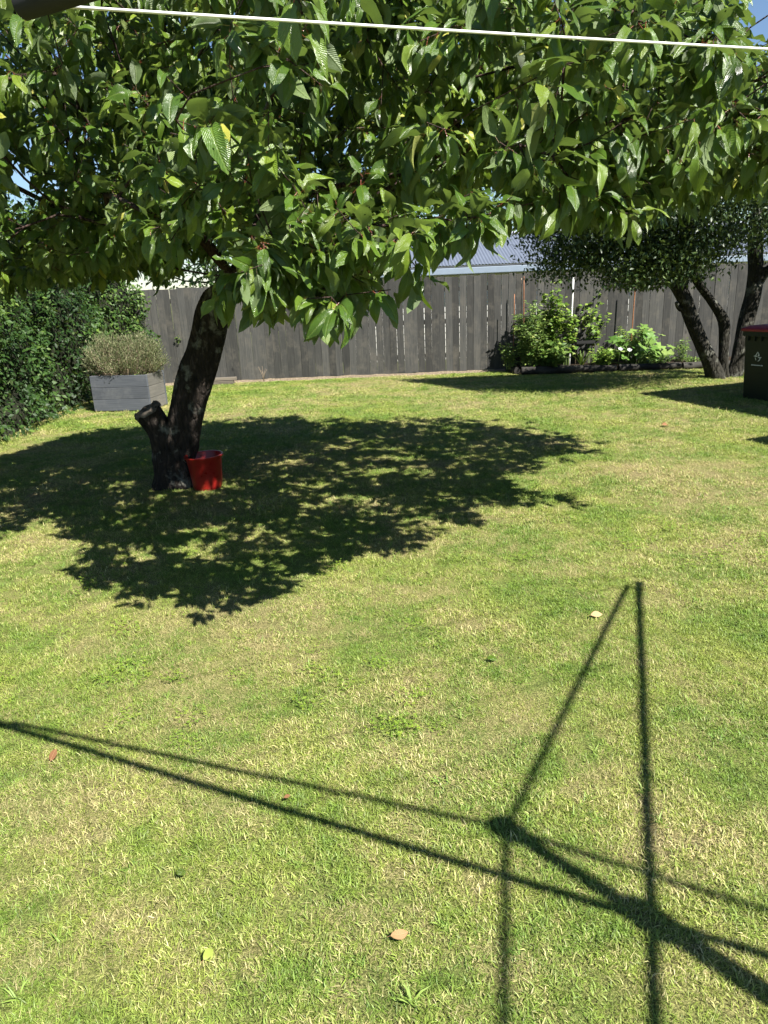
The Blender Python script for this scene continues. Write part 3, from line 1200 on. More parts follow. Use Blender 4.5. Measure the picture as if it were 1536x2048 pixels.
# ------------------------------------------------------------------ neighbour's house behind the fence
roof_m = plain_mat('grey_corrugated_steel', (0.135, 0.155, 0.195), 0.42, 0.5, metal=0.25, var=.06, scale=3)
fascia_m = plain_mat('pale_blue_grey_paint', (0.19, 0.235, 0.29), 0.5, var=.05)
wallw_m = plain_mat('white_weatherboard_paint', (0.74, 0.73, 0.69), 0.6, var=.05)
dark_m = plain_mat('dark_eave_shade_and_handle', (0.05, 0.055, 0.06), 0.4, var=.1)  # dark tone of the painted eave shadow and the garage door handle
house = thing('neighbour_house', 'low house behind the fence with a grey corrugated steel roof', 'house', (0, 17.4, 0))
HX0, HX1 = -0.6, 9.8
EZ, RZ, RY = 2.10, 2.92, 2.55


def corr_sheet(x0, x1, y0, z0, y1, z1, pitch=0.076, amp=0.0085):
    per = 6
    nn_ = int((x1 - x0) / pitch * per)
    xs = np.linspace(x0, x1, nn_ + 1)
    off = amp * np.sin(2 * np.pi * xs / pitch)
    V = np.concatenate([np.c_[xs, np.full_like(xs, y0), z0 + off], np.c_[xs, np.full_like(xs, y1), z1 + off]])
    a = np.arange(nn_)
    T = np.r_[np.c_[a, a + 1, a + nn_ + 2], np.c_[a, a + nn_ + 2, a + nn_ + 1]]
    return V, T


V1, T1 = corr_sheet(HX0 - .3, HX1, -0.12, EZ, RY, RZ)
V2, T2 = corr_sheet(HX0 - .3, HX1, RY * 2 + .12, EZ, RY, RZ)
rf = link('roof', mesh_arrays('roof', np.r_[V1, V2], np.r_[T1, T2[:, ::-1] + len(V1)], mats=[roof_m]), house)
b_ = MB()
b_.add([(HX0 - .32, RY - .16, RZ - .035), (HX1, RY - .16, RZ - .035), (HX1, RY, RZ + .03), (HX0 - .32, RY, RZ + .03), (HX0 - .32, RY + .16, RZ - .035), (HX1, RY + .16, RZ - .035)], [(0, 1, 2, 3), (3, 2, 5, 4)])
b_.build('ridge_cap', plain_mat('ridge_cap_steel', (0.34, 0.36, 0.40), .4, metal=.2, var=.05), rf)
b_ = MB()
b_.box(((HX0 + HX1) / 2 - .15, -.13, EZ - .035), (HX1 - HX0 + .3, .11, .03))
b_.build('eave_shadow_strip', dark_m, house, bevel=.01)  # dark strip stands in for the shadow between roof sheet and gutter
b_ = MB()
b_.box(((HX0 + HX1) / 2 - .15, -.15, EZ - .125), (HX1 - HX0 + .28, .12, .14))
b_.build('gutter', fascia_m, house, bevel=.012)
b_ = MB()
xw0, xw1 = HX0, HX1 - .2
z_ = -.05
while z_ < EZ - .1:
    z2 = min(z_ + .16, EZ - .09)
    b_.add([(xw0, .23, z_), (xw1, .23, z_), (xw1, .25, z2), (xw0, .25, z2), (xw0, .25, z_), (xw1, .25, z_)], [(0, 1, 2, 3), (0, 4, 5, 1)])
    z_ = z2
b_.add([(xw0, .25, -.05), (xw0, RY * 2 - .2, -.05), (xw0, RY * 2 - .2, EZ), (xw0, RY, RZ - .06), (xw0, .25, EZ)], [(0, 4, 3, 2, 1)])
b_.add([(xw1, .25, -.05), (xw1, RY * 2 - .2, -.05), (xw1, RY * 2 - .2, EZ), (xw1, RY, RZ - .06), (xw1, .25, EZ)], [(0, 1, 2, 3, 4)])
b_.build('wall', wallw_m, house)

# ------------------------------------------------------------------ garage beside the lawn (just out of the picture; its shadow is in it)
gA = np.array([5.33, 9.01])
gu = np.array([0.307, -0.952])
gv = np.array([0.952, 0.307])
gar = thing('garage', 'white weatherboard garage with flat roof at the right edge of the lawn', 'garage', (gA[0], gA[1], 0), math.atan2(gu[1], gu[0]))
# local x runs along the eave, local y = to the left of it (away from the garage is +y*-1)
b_ = MB()
b_.box((3.6, 2.6, 2.56), (7.2, 5.2, .12))
b_.build('roof', roof_m, gar, bevel=.01)
b_ = MB()
z_ = 0.0
while z_ < 2.45:
    z2 = min(z_ + .16, 2.495)
    for (x0, y0, x1, y1, nx_, ny_) in ((.3, .3, 6.9, .3, 0, -1), (.3, 4.9, .3, .3, -1, 0), (6.9, .3, 6.9, 4.9, 1, 0)):
        o_ = .02
        b_.add([(x0 + nx_ * o_, y0 + ny_ * o_, z_), (x1 + nx_ * o_, y1 + ny_ * o_, z_), (x1, y1, z2), (x0, y0, z2), (x0, y0, z_), (x1, y1, z_)], [(0, 1, 2, 3), (0, 4, 5, 1)])
    z_ = z2
b_.build('wall', wallw_m, gar)
b_ = MB()
b_.box((3.0, .25, 1.02), (.86, .05, 2.02))
dr = b_.build('door', plain_mat('dark_green_door_paint', (.05, .09, .07), .4), gar, bevel=.004)
b_ = MB()
b_.tube([(2.68, .17, 1.0), (2.68, .21, 1.0)], [.022, .03], 10)
b_.build('handle', dark_m, dr, smooth=True)
# unseen canopy, added so its corner casts a small shadow tip on the lawn
lx = float(np.dot(np.array([5.02, 6.0]) - gA, gu))
ly = float(np.dot(np.array([5.02, 6.0]) - gA, gv))
b_ = MB()
b_.box((lx + .6, (ly + .3) / 2, 2.12), (1.2, .3 - ly, .07))
b_.build('shadow_canopy', roof_m, gar, bevel=.008)

# ------------------------------------------------------------------ hedge on the left
hedge_leaf = leaf_mat('hedge_leaf', (0.013, 0.034, 0.008), (0.036, 0.08, 0.015), (0.12, 0.19, 0.032), veins=False, spec=.25, rough=.5, transl=.25, blemish=False)
hedge = thing('hedge', 'tall dense dark green leafy hedge along the left side of the lawn', 'hedge', (-5.6, 11, 0))
HO = np.array(hedge.location)


def hedge_face(y, z):
    x = np.interp(y, [5, 9.1, 12.3, 13.2, 14.4], [-5.0, -4.95, -4.95, -4.8, -4.4])
    x = x + 0.55 * (fbm(y * 1.3, z * 1.3, 5) - .5) + .22 * (vnoise(y * 4, z * 4, 8) - .5)
    x = x - 0.22 * np.clip(z - 1.6, 0, 2) ** 1.3 + 0.10 * np.clip(.5 - z, 0, 1)
    return x


def hedge_top(y):
    return 3.05 + .5 * (vnoise(y * .8, 3.3, 2) - .5) + .25 * (vnoise(y * 3, 1.3, 6) - .5)


# solid dark core added behind the leaves to block see-through
ys = np.linspace(5.2, 14.3, 60)
zs = np.linspace(0, 1, 18)
YY, ZZ = np.meshgrid(ys, zs)
ZT = ZZ * (hedge_top(YY) - .25)
XX = hedge_face(YY, ZT) - .22
V = np.stack([XX.ravel(), YY.ravel(), ZT.ravel()], 1)
V2 = V.copy()
V2[:, 0] = -6.6
idx = np.arange(60 * 18).reshape(18, 60)
a, b, c, d = idx[:-1, :-1].ravel(), idx[:-1, 1:].ravel(), idx[1:, 1:].ravel(), idx[1:, :-1].ravel()
T = np.r_[np.c_[a, b, c], np.c_[a, c, d]]
t0, t1 = idx[-1, :-1], idx[-1, 1:]
o2 = 60 * 18
Tt = np.r_[np.c_[t0, t1, t1 + o2], np.c_[t0, t1 + o2, t0 + o2]]
Te = np.r_[np.c_[idx[:-1, 0], idx[1:, 0], idx[1:, 0] + o2], np.c_[idx[:-1, 0], idx[1:, 0] + o2, idx[:-1, 0] + o2]]
link('dark_core', mesh_arrays('dark_core', np.r_[V, V2] - HO, np.r_[T, T[:, ::-1] + o2, Tt, Te], mats=[bark_mat('hedge_inner', (.008, .009, .005), (.02, .024, .012), (.035, .035, .02), 0)]), hedge)
n = 34000
y = rng.uniform(5.2, 14.35, n)
z = rng.random(n) ** .9
zt = z * hedge_top(y)
depth = np.abs(rng.normal(0, .11, n))
x = hedge_face(y, zt) - depth + .05
tpm = rng.random(n) < .22
x[tpm] = rng.uniform(-6.5, -5.0, tpm.sum())
zt[tpm] = hedge_top(y[tpm]) + rng.normal(-.05, .12, tpm.sum())
zt = np.maximum(zt, .03)
P = np.stack([x, y, zt], 1)
A = unit(rng.normal(0, .6, (n, 3)) + np.array([.5, -.1, -.35]))
Nn = np.array([.5, -.3, .8]) + rng.normal(0, .5, (n, 3))
L = .03 + .075 * rng.random(n) ** 1.6
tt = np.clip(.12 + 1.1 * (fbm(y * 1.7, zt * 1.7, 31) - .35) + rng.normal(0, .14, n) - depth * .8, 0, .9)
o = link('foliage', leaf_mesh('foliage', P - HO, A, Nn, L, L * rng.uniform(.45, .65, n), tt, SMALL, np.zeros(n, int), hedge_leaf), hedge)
o['kind'] = 'stuff'

# ------------------------------------------------------------------ multi-stemmed tree at the right
right_leaf = leaf_mat('small_glossy_leaf', (0.012, 0.026, 0.009), (0.028, 0.052, 0.015), (0.09, 0.13, 0.035), veins=False, spec=.3, rough=.42, transl=.15, blemish=False, back=.3)
dark_bark = bark_mat('dark_smooth_bark', (0.010, 0.010, 0.008), (0.03, 0.028, 0.022), (0.065, 0.06, 0.045), lichen=.4)
mt = thing('multi_stem_tree', 'dark three-stemmed tree with small glossy leaves beside the wheelie bin', 'tree', tuple(ground(1440, 758)))
MO = np.array(mt.location)
YM = MO[1]


def stem(pts, name='trunk', mat=dark_bark, sides=14):
    q = []
    for (px, py, dy, r_) in pts:
        p = at_y(px, py, YM + dy)
        q.append((p[0], p[1], p[2], r_))
    q = smooth_path(q, 26)
    b_ = MB()
    k1, k2 = random.uniform(0, 6), random.uniform(0, 6)
    b_.tube([p[:3] - MO for p in q], q[:, 3], sides, True, lambda t, a: 1 + .08 * math.sin(3 * a + k1 + 4 * t) + .05 * math.sin(5 * a + k2 - 9 * t) + random.uniform(-.02, .02))
    o = b_.build(name, mat, mt, smooth=True)
    return o, q


s1, q1 = stem([(1436, 770, 0, .17), (1428, 742, 0, .14), (1405, 690, -.02, .115), (1383, 640, -.05, .115), (1366, 595, -.1, .11), (1345, 560, -.15, .10), (1322, 535, -.2, .085), (1290, 500, -.3, .06), (1250, 460, -.4, .045)])
s2, q2 = stem([(1447, 770, .05, .12), (1446, 740, .05, .085), (1448, 690, .05, .075), (1447, 640, .05, .085), (1425, 605, .0, .065), (1398, 568, -.05, .065), (1380, 535, -.1, .06), (1372, 490, -.15, .05), (1385, 430, -.2, .04)])
s3, q3 = stem([(1462, 770, .1, .16), (1472, 740, .12, .125), (1484, 690, .15, .125), (1497, 630, .2, .13), (1509, 580, .2, .125), (1512, 540, .2, .12), (1510, 500, .2, .115), (1514, 440, .2, .09), (1520, 380, .2, .06)])
s4, q4 = stem([(1508, 575, .2, .09), (1525, 550, .15, .085), (1550, 530, .1, .07), (1590, 500, 0, .05)], 'branch')
s5, q5 = stem([(1366, 590, -.1, .07), (1368, 560, -.05, .06), (1362, 520, 0, .05), (1350, 470, .1, .035)], 'branch')
s6, q6 = stem([(1375, 620, -.08, .05), (1357, 615, -.14, .035), (1353, 604, -.16, .028)], 'broken_stub')
MLOW = [(985, 420), (1035, 500), (1045, 552), (1100, 585), (1150, 560), (1195, 560), (1240, 590), (1262, 605), (1290, 595), (1325, 575), (1352, 578), (1395, 548), (1425, 545), (1445, 505), (1480, 505), (1510, 480), (1560, 500), (1900, 490), (1900, -3000), (985, -3000)]
MC = np.array([5.6, 11.15, 2.9])
MR = np.array([3.8, 1.5, 2.0])


def mt_sample(n, c=None, sd=None):
    out = np.zeros((0, 3))
    jit = 8 if c is None else 26
    while len(out) < n:
        if c is None:
            P = MC + rng.uniform(-1, 1, (20000, 3)) * MR
            qd = np.linalg.norm((P - MC) / MR, axis=1)
            P = P[(qd < 1) & (qd > .35)]
        else:
            k = rng.integers(0, len(c), 20000)
            P = c[k] + rng.normal(0, 1, (20000, 3)) * sd
        q = proj(P)
        P = P[in_poly(q[:, 0] + rng.normal(0, 10, len(P)), q[:, 1] - jit * rng.normal(0, 1, len(P)) + (6 if c is None else 0), MLOW) & (P[:, 2] > 1.5) & (q[:, 1] > 250) & (q[:, 0] < 1640) | (rng.random(len(P)) < .1) & (P[:, 2] > 2.4)]
        g_ = sun_ground(P)
        # keeps its shadow off the paling fence and off the sunny lawn
        yf = (P[:, 1] + .62 * (P[:, 2] - .55) < 13.25) | (rng.random(len(P)) < .04)
        gp = proj(g_)
        yf &= gp[:, 1] < np.interp(gp[:, 0], [700, 865, 1000, 1280, 1600], [752, 770, 795, 815, 1000])
        P = P[yf]
        out = np.concatenate([out, P])
    return out[:n]


msk_ = Skeleton()
m0 = msk_.node(q1[13, :3], -1, 0)
for q_ in (q1, q2, q3, q4, q5):
    k = m0
    for p in q_[::2]:
        if p[2] > 1.45:
            k = msk_.node(p[:3], k, 0)
            msk_.len[-1] = msk_.Ln[k] = 0
base_n = len(msk_.p)
MCL = mt_sample(260)
MCL = MCL[np.argsort(np.linalg.norm(MCL - np.array([5.6, 12, 1.9]), axis=1))]
for q in MCL:
    msk_.attach(q, .15, .2, sag=.08)
rr = msk_.radii(.005, 2.4)
b_ = MB()
for c in msk_.chains(rr):
    c2 = [i for i in c if i >= base_n]
    if c2:
        j = c.index(c2[0])
        pts = c[max(0, j - 1):]
        if len(pts) > 1 and pts[0] != m0:
            add_chain(b_, msk_, pts, rr, .035)
b_.v = [tuple(np.array(v) - MO) for v in b_.v]
o = b_.build('twigs', dark_bark, mt, smooth=True)
o['kind'] = 'stuff'
n = 52000
P = mt_sample(n, MCL, np.array([.26, .24, .16]))
A = unit(rng.normal(0, .7, (n, 3)) + np.array([0, 0, -.5]))
Nn = np.array([.2, -.2, 1.0]) + rng.normal(0, .55, (n, 3))
L = rng.uniform(.045, .085, n)
o = link('foliage', leaf_mesh('foliage', P - MO, A, Nn, L, L * .5, np.clip(rng.beta(2, 3, n), 0, 1), SMALL, np.zeros(n, int), right_leaf), mt)
o['kind'] = 'stuff'

# ------------------------------------------------------------------ planter box with its shrub
plank_grey = wood_mat('grey_stained_plank', (0.055, 0.062, 0.074), (0.10, 0.108, 0.124), 'x', bleach=(.15, .155, .16), rough=.7, var=(.88, 1.08))
plank_grey_y = wood_mat('grey_stained_plank_side', (0.085, 0.082, 0.074), (0.16, 0.15, 0.13), 'y', bleach=(.20, .185, .15), rough=.75, var=(.85, 1.1))
pl = ground(190, 824)
pr = ground(302, 822)
pw = float(np.hypot(*(pr - pl)[:2]))
rz = math.atan2(pr[1] - pl[1], pr[0] - pl[0])
planter = thing('planter_box', 'square grey timber planter box of three wide planks beside the hedge', 'planter', (pl[0], pl[1], 0), rz)
PD = .62
for k in range(3):
    z = .012 + k * .183
    for nm, c, sz, mt_ in (('plank', (pw / 2, .0225, z + .09), (pw, .045, .179), plank_grey), ('plank', (pw / 2, PD - .0225, z + .09), (pw, .045, .179), plank_grey),
                           ('plank', (.0225, PD / 2, z + .09), (.045, PD - .094, .179), plank_grey_y), ('plank', (pw - .0225, PD / 2, z + .09), (.045, PD - .094, .179), plank_grey_y)):
        b_ = MB()
        b_.box((0, 0, 0), sz)
        b_.build(nm, mt_, planter, bevel=.005, loc=c)
for xx, yy in ((.09, .09), (pw - .09, .09), (.09, PD - .09), (pw - .09, PD - .09)):
    b_ = MB()
    b_.box((0, 0, 0), (.085, .085, .53))
    b_.build('corner_post', plank_grey, planter, loc=(xx, yy, .275))
b_ = MB()
b_.box((pw / 2, PD / 2, .24), (pw - .1, PD - .1, .46))
b_.build('soil', soil_m, planter)


def multi_stem(mb, base, top, n, r0, jit, segs=4):
    for _ in range(n):
        b0 = Vector(base) + Vector((random.gauss(0, jit[0]), random.gauss(0, jit[1]), 0))
        t0 = Vector(top) + Vector((random.gauss(0, jit[2]), random.gauss(0, jit[3]), random.gauss(0, jit[4])))
        c0 = b0.lerp(t0, .5) + Vector((random.gauss(0, .03), random.gauss(0, .03), .05))
        pts = [b0.lerp(c0, t / segs).lerp(c0.lerp(t0, t / segs), t / segs) for t in range(segs + 1)]
        mb.tube(pts, [r0 * (1 - .7 * t / segs) for t in range(segs + 1)], 4, False)


# woody grey-green shrub in the planter
shrub_leaf = leaf_mat('grey_green_leaf', (0.04, 0.055, 0.02), (0.10, 0.115, 0.045), (0.25, 0.25, 0.13), veins=False, rough=.6, transl=.2, blemish=False)
woody = plain_mat('pale_woody_stem', (.26, .20, .14), .85, .2, var=.35, scale=20)
shc = planter.matrix_basis @ Vector((pw / 2, PD / 2, .47))
cR = Matrix.Rotation(rz, 3, 'Z')
shc = Vector((pl[0], pl[1], 0)) + cR @ Vector((pw * .5, PD * .5, .47))
shrub = thing('woody_shrub', 'rounded grey-green twiggy shrub growing in the timber planter box', 'shrub', tuple(shc), rz)
b_ = MB()
tipsS = []
for _ in range(420):
    a = random.uniform(0, 6.283)
    el = random.uniform(.15, 1.0)
    rr_ = random.uniform(.75, 1.0)
    tx, ty, tz = .72 * math.cos(a) * math.sqrt(1 - el * el * .75) * rr_, .42 * math.sin(a) * math.sqrt(1 - el * el * .75) * rr_, (.08 + .66 * el ** .8) * rr_
    bx_, by_ = tx * .5, ty * .5
    mid = Vector((tx * .8, ty * .8, tz * .5))
    pts = [Vector((bx_, by_, -.02)), mid, Vector((tx, ty, tz))]
    b_.tube(pts, [.006, .004, .0015], 3, False)
    tipsS.append((Vector((tx, ty, tz)), (Vector((tx, ty, tz)) - mid).normalized()))
b_.build('stems', woody, shrub, smooth=True)['kind'] = 'stuff'
PP, AA = [], []
for tpos, dr_ in tipsS:
    for _ in range(44):
        s = abs(random.gauss(0, .10))
        PP.append(tpos - dr_ * s + Vector((random.gauss(0, .03), random.gauss(0, .03), random.gauss(0, .025))))
        AA.append(dr_ + Vector((random.gauss(0, .5), random.gauss(0, .5), random.gauss(.25, .4))))
PP = np.array([tuple(v) for v in PP])
AA = np.array([tuple(v) for v in AA])
n = len(PP)
L = rng.uniform(.022, .05, n)
o = link('foliage', leaf_mesh('foliage', PP, AA, rng.normal(0, 1, (n, 3)) + [0, -.3, .4], L, L * .22, np.clip(rng.beta(2, 2, n), 0, 1), SMALL, np.zeros(n, int), shrub_leaf), shrub)
o['kind'] = 'stuff'
# fresh green weed at the planter's right corner
green_leaf = leaf_mat('fresh_green_leaf', (0.07, 0.15, 0.02), (0.13, 0.23, 0.03), (0.26, 0.34, 0.06), veins=False, rough=.45, transl=.35, blemish=False)
garden_mid = leaf_mat('tomato_leaf', (0.05, 0.10, 0.02), (0.10, 0.17, 0.035), (0.22, 0.29, 0.07), veins=False, rough=.5, transl=.3, blemish=False)
mid_leaf = leaf_mat('garden_leaf', (0.03, 0.07, 0.015), (0.07, 0.135, 0.025), (0.17, 0.25, 0.05), veins=False, rough=.42, transl=.3, blemish=False)
stem_green = plain_mat('green_stem', (.12, .18, .05), .6, .3, var=.3, scale=30)


def leafy(name, label, cat, base, h, spread, n_stems, n_leaves, leaf_l, mat, group=None, stemr=.006, wr=.55, lower=.1, droop=.3, templ=None):
    t = thing(name, label, cat, tuple(base), 0, group)
    mb = MB()
    PP, AA = [], []
    for s in range(n_stems):
        a = random.uniform(0, 6.283)
        rr_ = spread * math.sqrt(random.random())
        tx, ty = rr_ * math.cos(a), rr_ * math.sin(a)
        hh = h * random.uniform(.65, 1.0) * (1 - .35 * (rr_ / max(spread, 1e-3)) ** 2)
        b0 = Vector((tx * .35, ty * .35, -.01))
        c0 = Vector((tx * .5, ty * .5, hh * .6))
        t0 = Vector((tx, ty, hh))
        pts = [b0.lerp(c0, u / 5).lerp(c0.lerp(t0, u / 5), u / 5) for u in range(6)]
        mb.tube(pts, [stemr * (1 - .12 * u) for u in range(6)], 5, False)
        for _ in range(max(1, n_leaves // n_stems)):
            u = lower + (1 - lower) * random.random() ** .8
            p = b0.lerp(c0, u).lerp(c0.lerp(t0, u), u)
            an = random.uniform(0, 6.283)
            d = Vector((math.cos(an), math.sin(an), random.uniform(-droop, .5)))
            PP.append(p + d * random.uniform(.0, leaf_l * .8))
            AA.append(d)
    mb.build('stem' if n_stems == 1 else 'stems', stem_green, t, smooth=True)
    if n_stems > 1:
        t.children[-1]['kind'] = 'stuff'
    PP = np.array([tuple(v) for v in PP])
    AA = np.array([tuple(v) for v in AA])
    n = len(PP)
    L = leaf_l * rng.uniform(.6, 1.2, n)
    tm = templ or SMALL
    o = link('foliage', leaf_mesh('foliage', PP, AA, rng.normal(0, .4, (n, 3)) + [.1, -.25, .9], L, L * wr, np.clip(rng.beta(2, 2, n), 0, 1), tm, rng.integers(0, len(tm), n), mat), t)
    o['kind'] = 'stuff'
    return t


wp = Vector((pl[0], pl[1], 0)) + cR @ Vector((pw - .18, .14, .47))
leafy('weed', 'small fresh green weed at the right corner of the planter box', 'weed', wp, .18, .12, 7, 150, .035, green_leaf)

# ------------------------------------------------------------------ bucket
red_plastic = NT('red_bucket_plastic')
_p = red_plastic.N('TexCoord').outputs['Object']
_n = red_plastic.noise(_p, 14, 5, .65)
red_m = red_plastic.done(red_plastic.pbsdf(color=red_plastic.ramp(_n, [(.3, (.19, .008, .006)), (.75, (.27, .016, .011))]), rough=red_plastic.ramp(_n, [(.3, .25), (.8, .45)]), spec=.5))
bp = ground(411, 985)
bucket = thing('bucket', 'red plastic bucket standing against the cherry tree trunk', 'bucket', (bp[0], bp[1] + .12, 0.012), 0)
bucket.rotation_euler = (0, R_(-1.5), 0.3)
b_ = MB()
b_.lathe([(.0, .006), (.112, .006), (.118, .0), (.124, .004), (.132, .06), (.1335, .062), (.1345, .066), (.136, .09), (.157, .29), (.159, .292), (.172, .293), (.174, .296), (.174, .308), (.171, .311), (.160, .310), (.155, .303), (.130, .02), (.0, .014)], 56)
b_.build('body', red_m, bucket, smooth=True, auto=R_(40))
b_ = MB()
hp = []
for k in range(15):
    a = math.pi * k / 14
    hp.append((.176 * math.cos(a), .176 * math.sin(a) * .98, .285 - .10 * math.sin(a)))
b_.tube(hp, [.0025] * 15, 6)
b_.build('handle', plain_mat('bucket_handle_wire', (.45, .45, .45), .35, metal=.9, var=.1), bucket, smooth=True)

# ------------------------------------------------------------------ wheelie bin
bin_m = plain_mat('dark_green_bin_plastic', (.009, .014, .008), .5, .35, var=.15, scale=12, bump=.05)
lid_m = plain_mat('dark_red_bin_plastic', (.22, .014, .032), .5, .4, var=.12, scale=12, bump=.05)
black_m = plain_mat('black_rubber', (.015, .015, .015), .7, .3)
white_mark = plain_mat('white_print', (.62, .64, .62), .6, .3, var=.05)
bc = ground(1483, 799)
fn_ = np.array([-.906, -.42])
ft = np.array([.42, -.906])
bz = math.atan2(ft[1], ft[0])
bin_ = thing('wheelie_bin', 'dark green wheelie bin with a dark red lid and white emblem', 'bin', (bc[0], bc[1], 0), bz)
# local x along the front (to the right), local y into the bin
BW, BD, BH = .40, .46, .93


def ring_(x0, x1, y0, y1, z, r=.04, n=4):
    out = []
    for cx, cy, a0 in ((x1 - r, y0 + r, -90), (x1 - r, y1 - r, 0), (x0 + r, y1 - r, 90), (x0 + r, y0 + r, 180)):
        for k in range(n + 1):
            a = R_(a0 + 90 * k / n)
            out.append((cx + r * math.cos(a), cy + r * math.sin(a), z))
    return out


def loft(mb, rings, cap0=True, cap1=True):
    n_ = len(rings[0])
    V = [p for q in rings for p in q]
    Fs = []
    for j in range(len(rings) - 1):
        for k in range(n_):
            k2 = (k + 1) % n_
            Fs.append((j * n_ + k, j * n_ + k2, (j + 1) * n_ + k2, (j + 1) * n_ + k))
    if cap0:
        Fs.append(tuple(range(n_ - 1, -1, -1)))
    if cap1:
        Fs.append(tuple((len(rings) - 1) * n_ + k for k in range(n_)))
    mb.add(V, Fs)


b_ = MB()
loft(b_, [ring_(.0, BW, .0, BD, .0), ring_(-.002, BW + .002, -.002, BD + .002, .03), ring_(-.03, BW + .03, -.045, BD + .04, .86), ring_(-.055, BW + .055, -.075, BD + .06, .865), ring_(-.055, BW + .055, -.075, BD + .06, .925)])
b_.build('body', bin_m, bin_, smooth=True, auto=R_(30))
b_ = MB()
loft(b_, [ring_(-.068, BW + .068, -.095, BD + .075, .927), ring_(-.07, BW + .07, -.10, BD + .075, .955), ring_(-.06, BW + .06, -.085, BD + .07, .968), ring_(.0, BW, .0, BD, .995), ring_(.06, BW - .06, .08, BD - .06, 1.003)])
lid = b_.build('lid', lid_m, bin_, smooth=True, auto=R_(35))
for sx in (-.02, BW + .02):
    b_ = MB()
    b_.tube([(sx - .025, BD + .05, .10), (sx + .025, BD + .05, .10)], [.10, .10], 24)
    b_.build('wheel', black_m, bin_, smooth=True, auto=R_(40))
b_ = MB()
b_.tube([(.04, BD + .13, .90), (BW - .04, BD + .13, .90)], [.016, .016], 12)
b_.tube([(.04, BD + .04, .90), (.04, BD + .135, .90)], [.016, .016], 8)
b_.tube([(BW - .04, BD + .04, .90), (BW - .04, BD + .135, .90)], [.016, .016], 8)
b_.build('handle', bin_m, bin_, smooth=True)
for k in range(4):
    b_ = MB()
    b_.box((.05 + k * (BW - .1) / 3, -.055, .835), (.012, .035, .06))
    b_.build('rib', bin_m, bin_, bevel=.002)


def front_pt(u, z):
    return (BW / 2 + u, -.002 - .043 * (z - .03) / .83 - .003, z)


def mark_poly(mb, pts, th=.0015):
    A = [front_pt(u, z) for u, z in pts]
    B = [(x, y - th, z) for x, y, z in A]
    n_ = len(A)
    mb.add(A + B, [tuple(range(n_, 2 * n_))] + [(k, (k + 1) % n_, n_ + (k + 1) % n_, n_ + k) for k in range(n_)])


def stroke(mb, p, q, w_=.007):
    d = Vector((q[0] - p[0], q[1] - p[1]))
    nrm_ = Vector((-d.y, d.x)).normalized() * w_ / 2
    mark_poly(mb, [(p[0] - nrm_.x, p[1] - nrm_.y), (q[0] - nrm_.x, q[1] - nrm_.y), (q[0] + nrm_.x, q[1] + nrm_.y), (p[0] + nrm_.x, p[1] + nrm_.y)])


ez = .60
em = MB()
sE = .062
up_, dn, lf_, rg_ = (0, ez + sE * 1.05), (.0, ez - sE * 1.05), (-sE, ez - .004), (sE, ez - .004)
stroke(em, (0, ez + sE), (-.03, ez + .012), .009)
mark_poly(em, [(0, ez + sE), (.014, ez + .045), (.028, ez + .018), (.018, ez + .004), (-.002, ez + .008), (.010, ez + .02), (.008, ez + .04)])
mark_poly(em, [(-sE, ez + .002), (-.03, ez + .015), (-.012, ez + .008), (0, ez - .004), (-.02, ez - .002), (-.04, ez - .002)])
mark_poly(em, [(sE, ez - .004), (.03, ez - .006), (.004, ez - .004), (.012, ez - .016), (.03, ez - .014), (.032, ez - .035), (.018, ez - .05), (.0, ez - sE), (.016, ez - .062), (.034, ez - .048), (.044, ez - .02)])
stroke(em, (-.036, ez - .014), (-.02, ez - .05), .008)
em.build('emblem', white_mark, bin_)
for k, (u0, w_) in enumerate([(-.084, .014), (-.067, .011), (-.053, .011), (-.039, .014), (-.022, .011), (-.008, .011), (.006, .011), (.020, .014), (.037, .011), (.058, .013), (.074, .013)]):
    b_ = MB()
    zz = ez - .115
    stroke(b_, (u0, zz), (u0 + w_, zz), .016 if k in (0, 9) else .011)
    b_.build('letter', white_mark, bin_)

# ------------------------------------------------------------------ garden bed by the fence
log_wood = wood_mat('old_dark_log', (0.012, 0.012, 0.011), (0.04, 0.036, 0.03), 'x', bleach=(.10, .095, .08), rough=.85)
soil_dark = plain_mat('garden_soil', (.035, .026, .018), .95, .1, var=.4, scale=25, bump=.8)
b_ = MB()
bedpts = [(2.6, 14.3), (2.66, 13.75), (3.3, 13.55), (4.3, 13.5), (5.4, 13.42), (6.3, 13.36), (7.6, 13.3), (7.6, 14.25)]
V = [(x_, y_, .10) for x_, y_ in bedpts] + [(x_, y_, -.02) for x_, y_ in bedpts]
nb = len(bedpts)
b_.add(V, [tuple(range(nb))] + [(k, nb + k, nb + (k + 1) % nb, (k + 1) % nb) for k in range(nb)])
o = b_.build('garden_soil', soil_dark)
o['kind'] = 'structure'


def log(label, a, b, r, group='dark timber garden edging'):
    a, b = Vector(a), Vector(b)
    t = thing('edging_log', label, 'log', tuple(a), math.atan2(b.y - a.y, b.x - a.x), group)
    Ln = (b - a).length
    mb = MB()
    pts = [(Ln * k / 12, random.gauss(0, .006), r * .92 + random.gauss(0, .004)) for k in range(13)]
    mb.tube(pts, [r * random.uniform(.94, 1.05) for _ in range(13)], 14, True, lambda t_, a_: 1 + .05 * math.sin(3 * a_ + t_ * 3) + random.uniform(-.02, .02))
    mb.build('timber', log_wood, t, smooth=True, auto=R_(50))
    return t


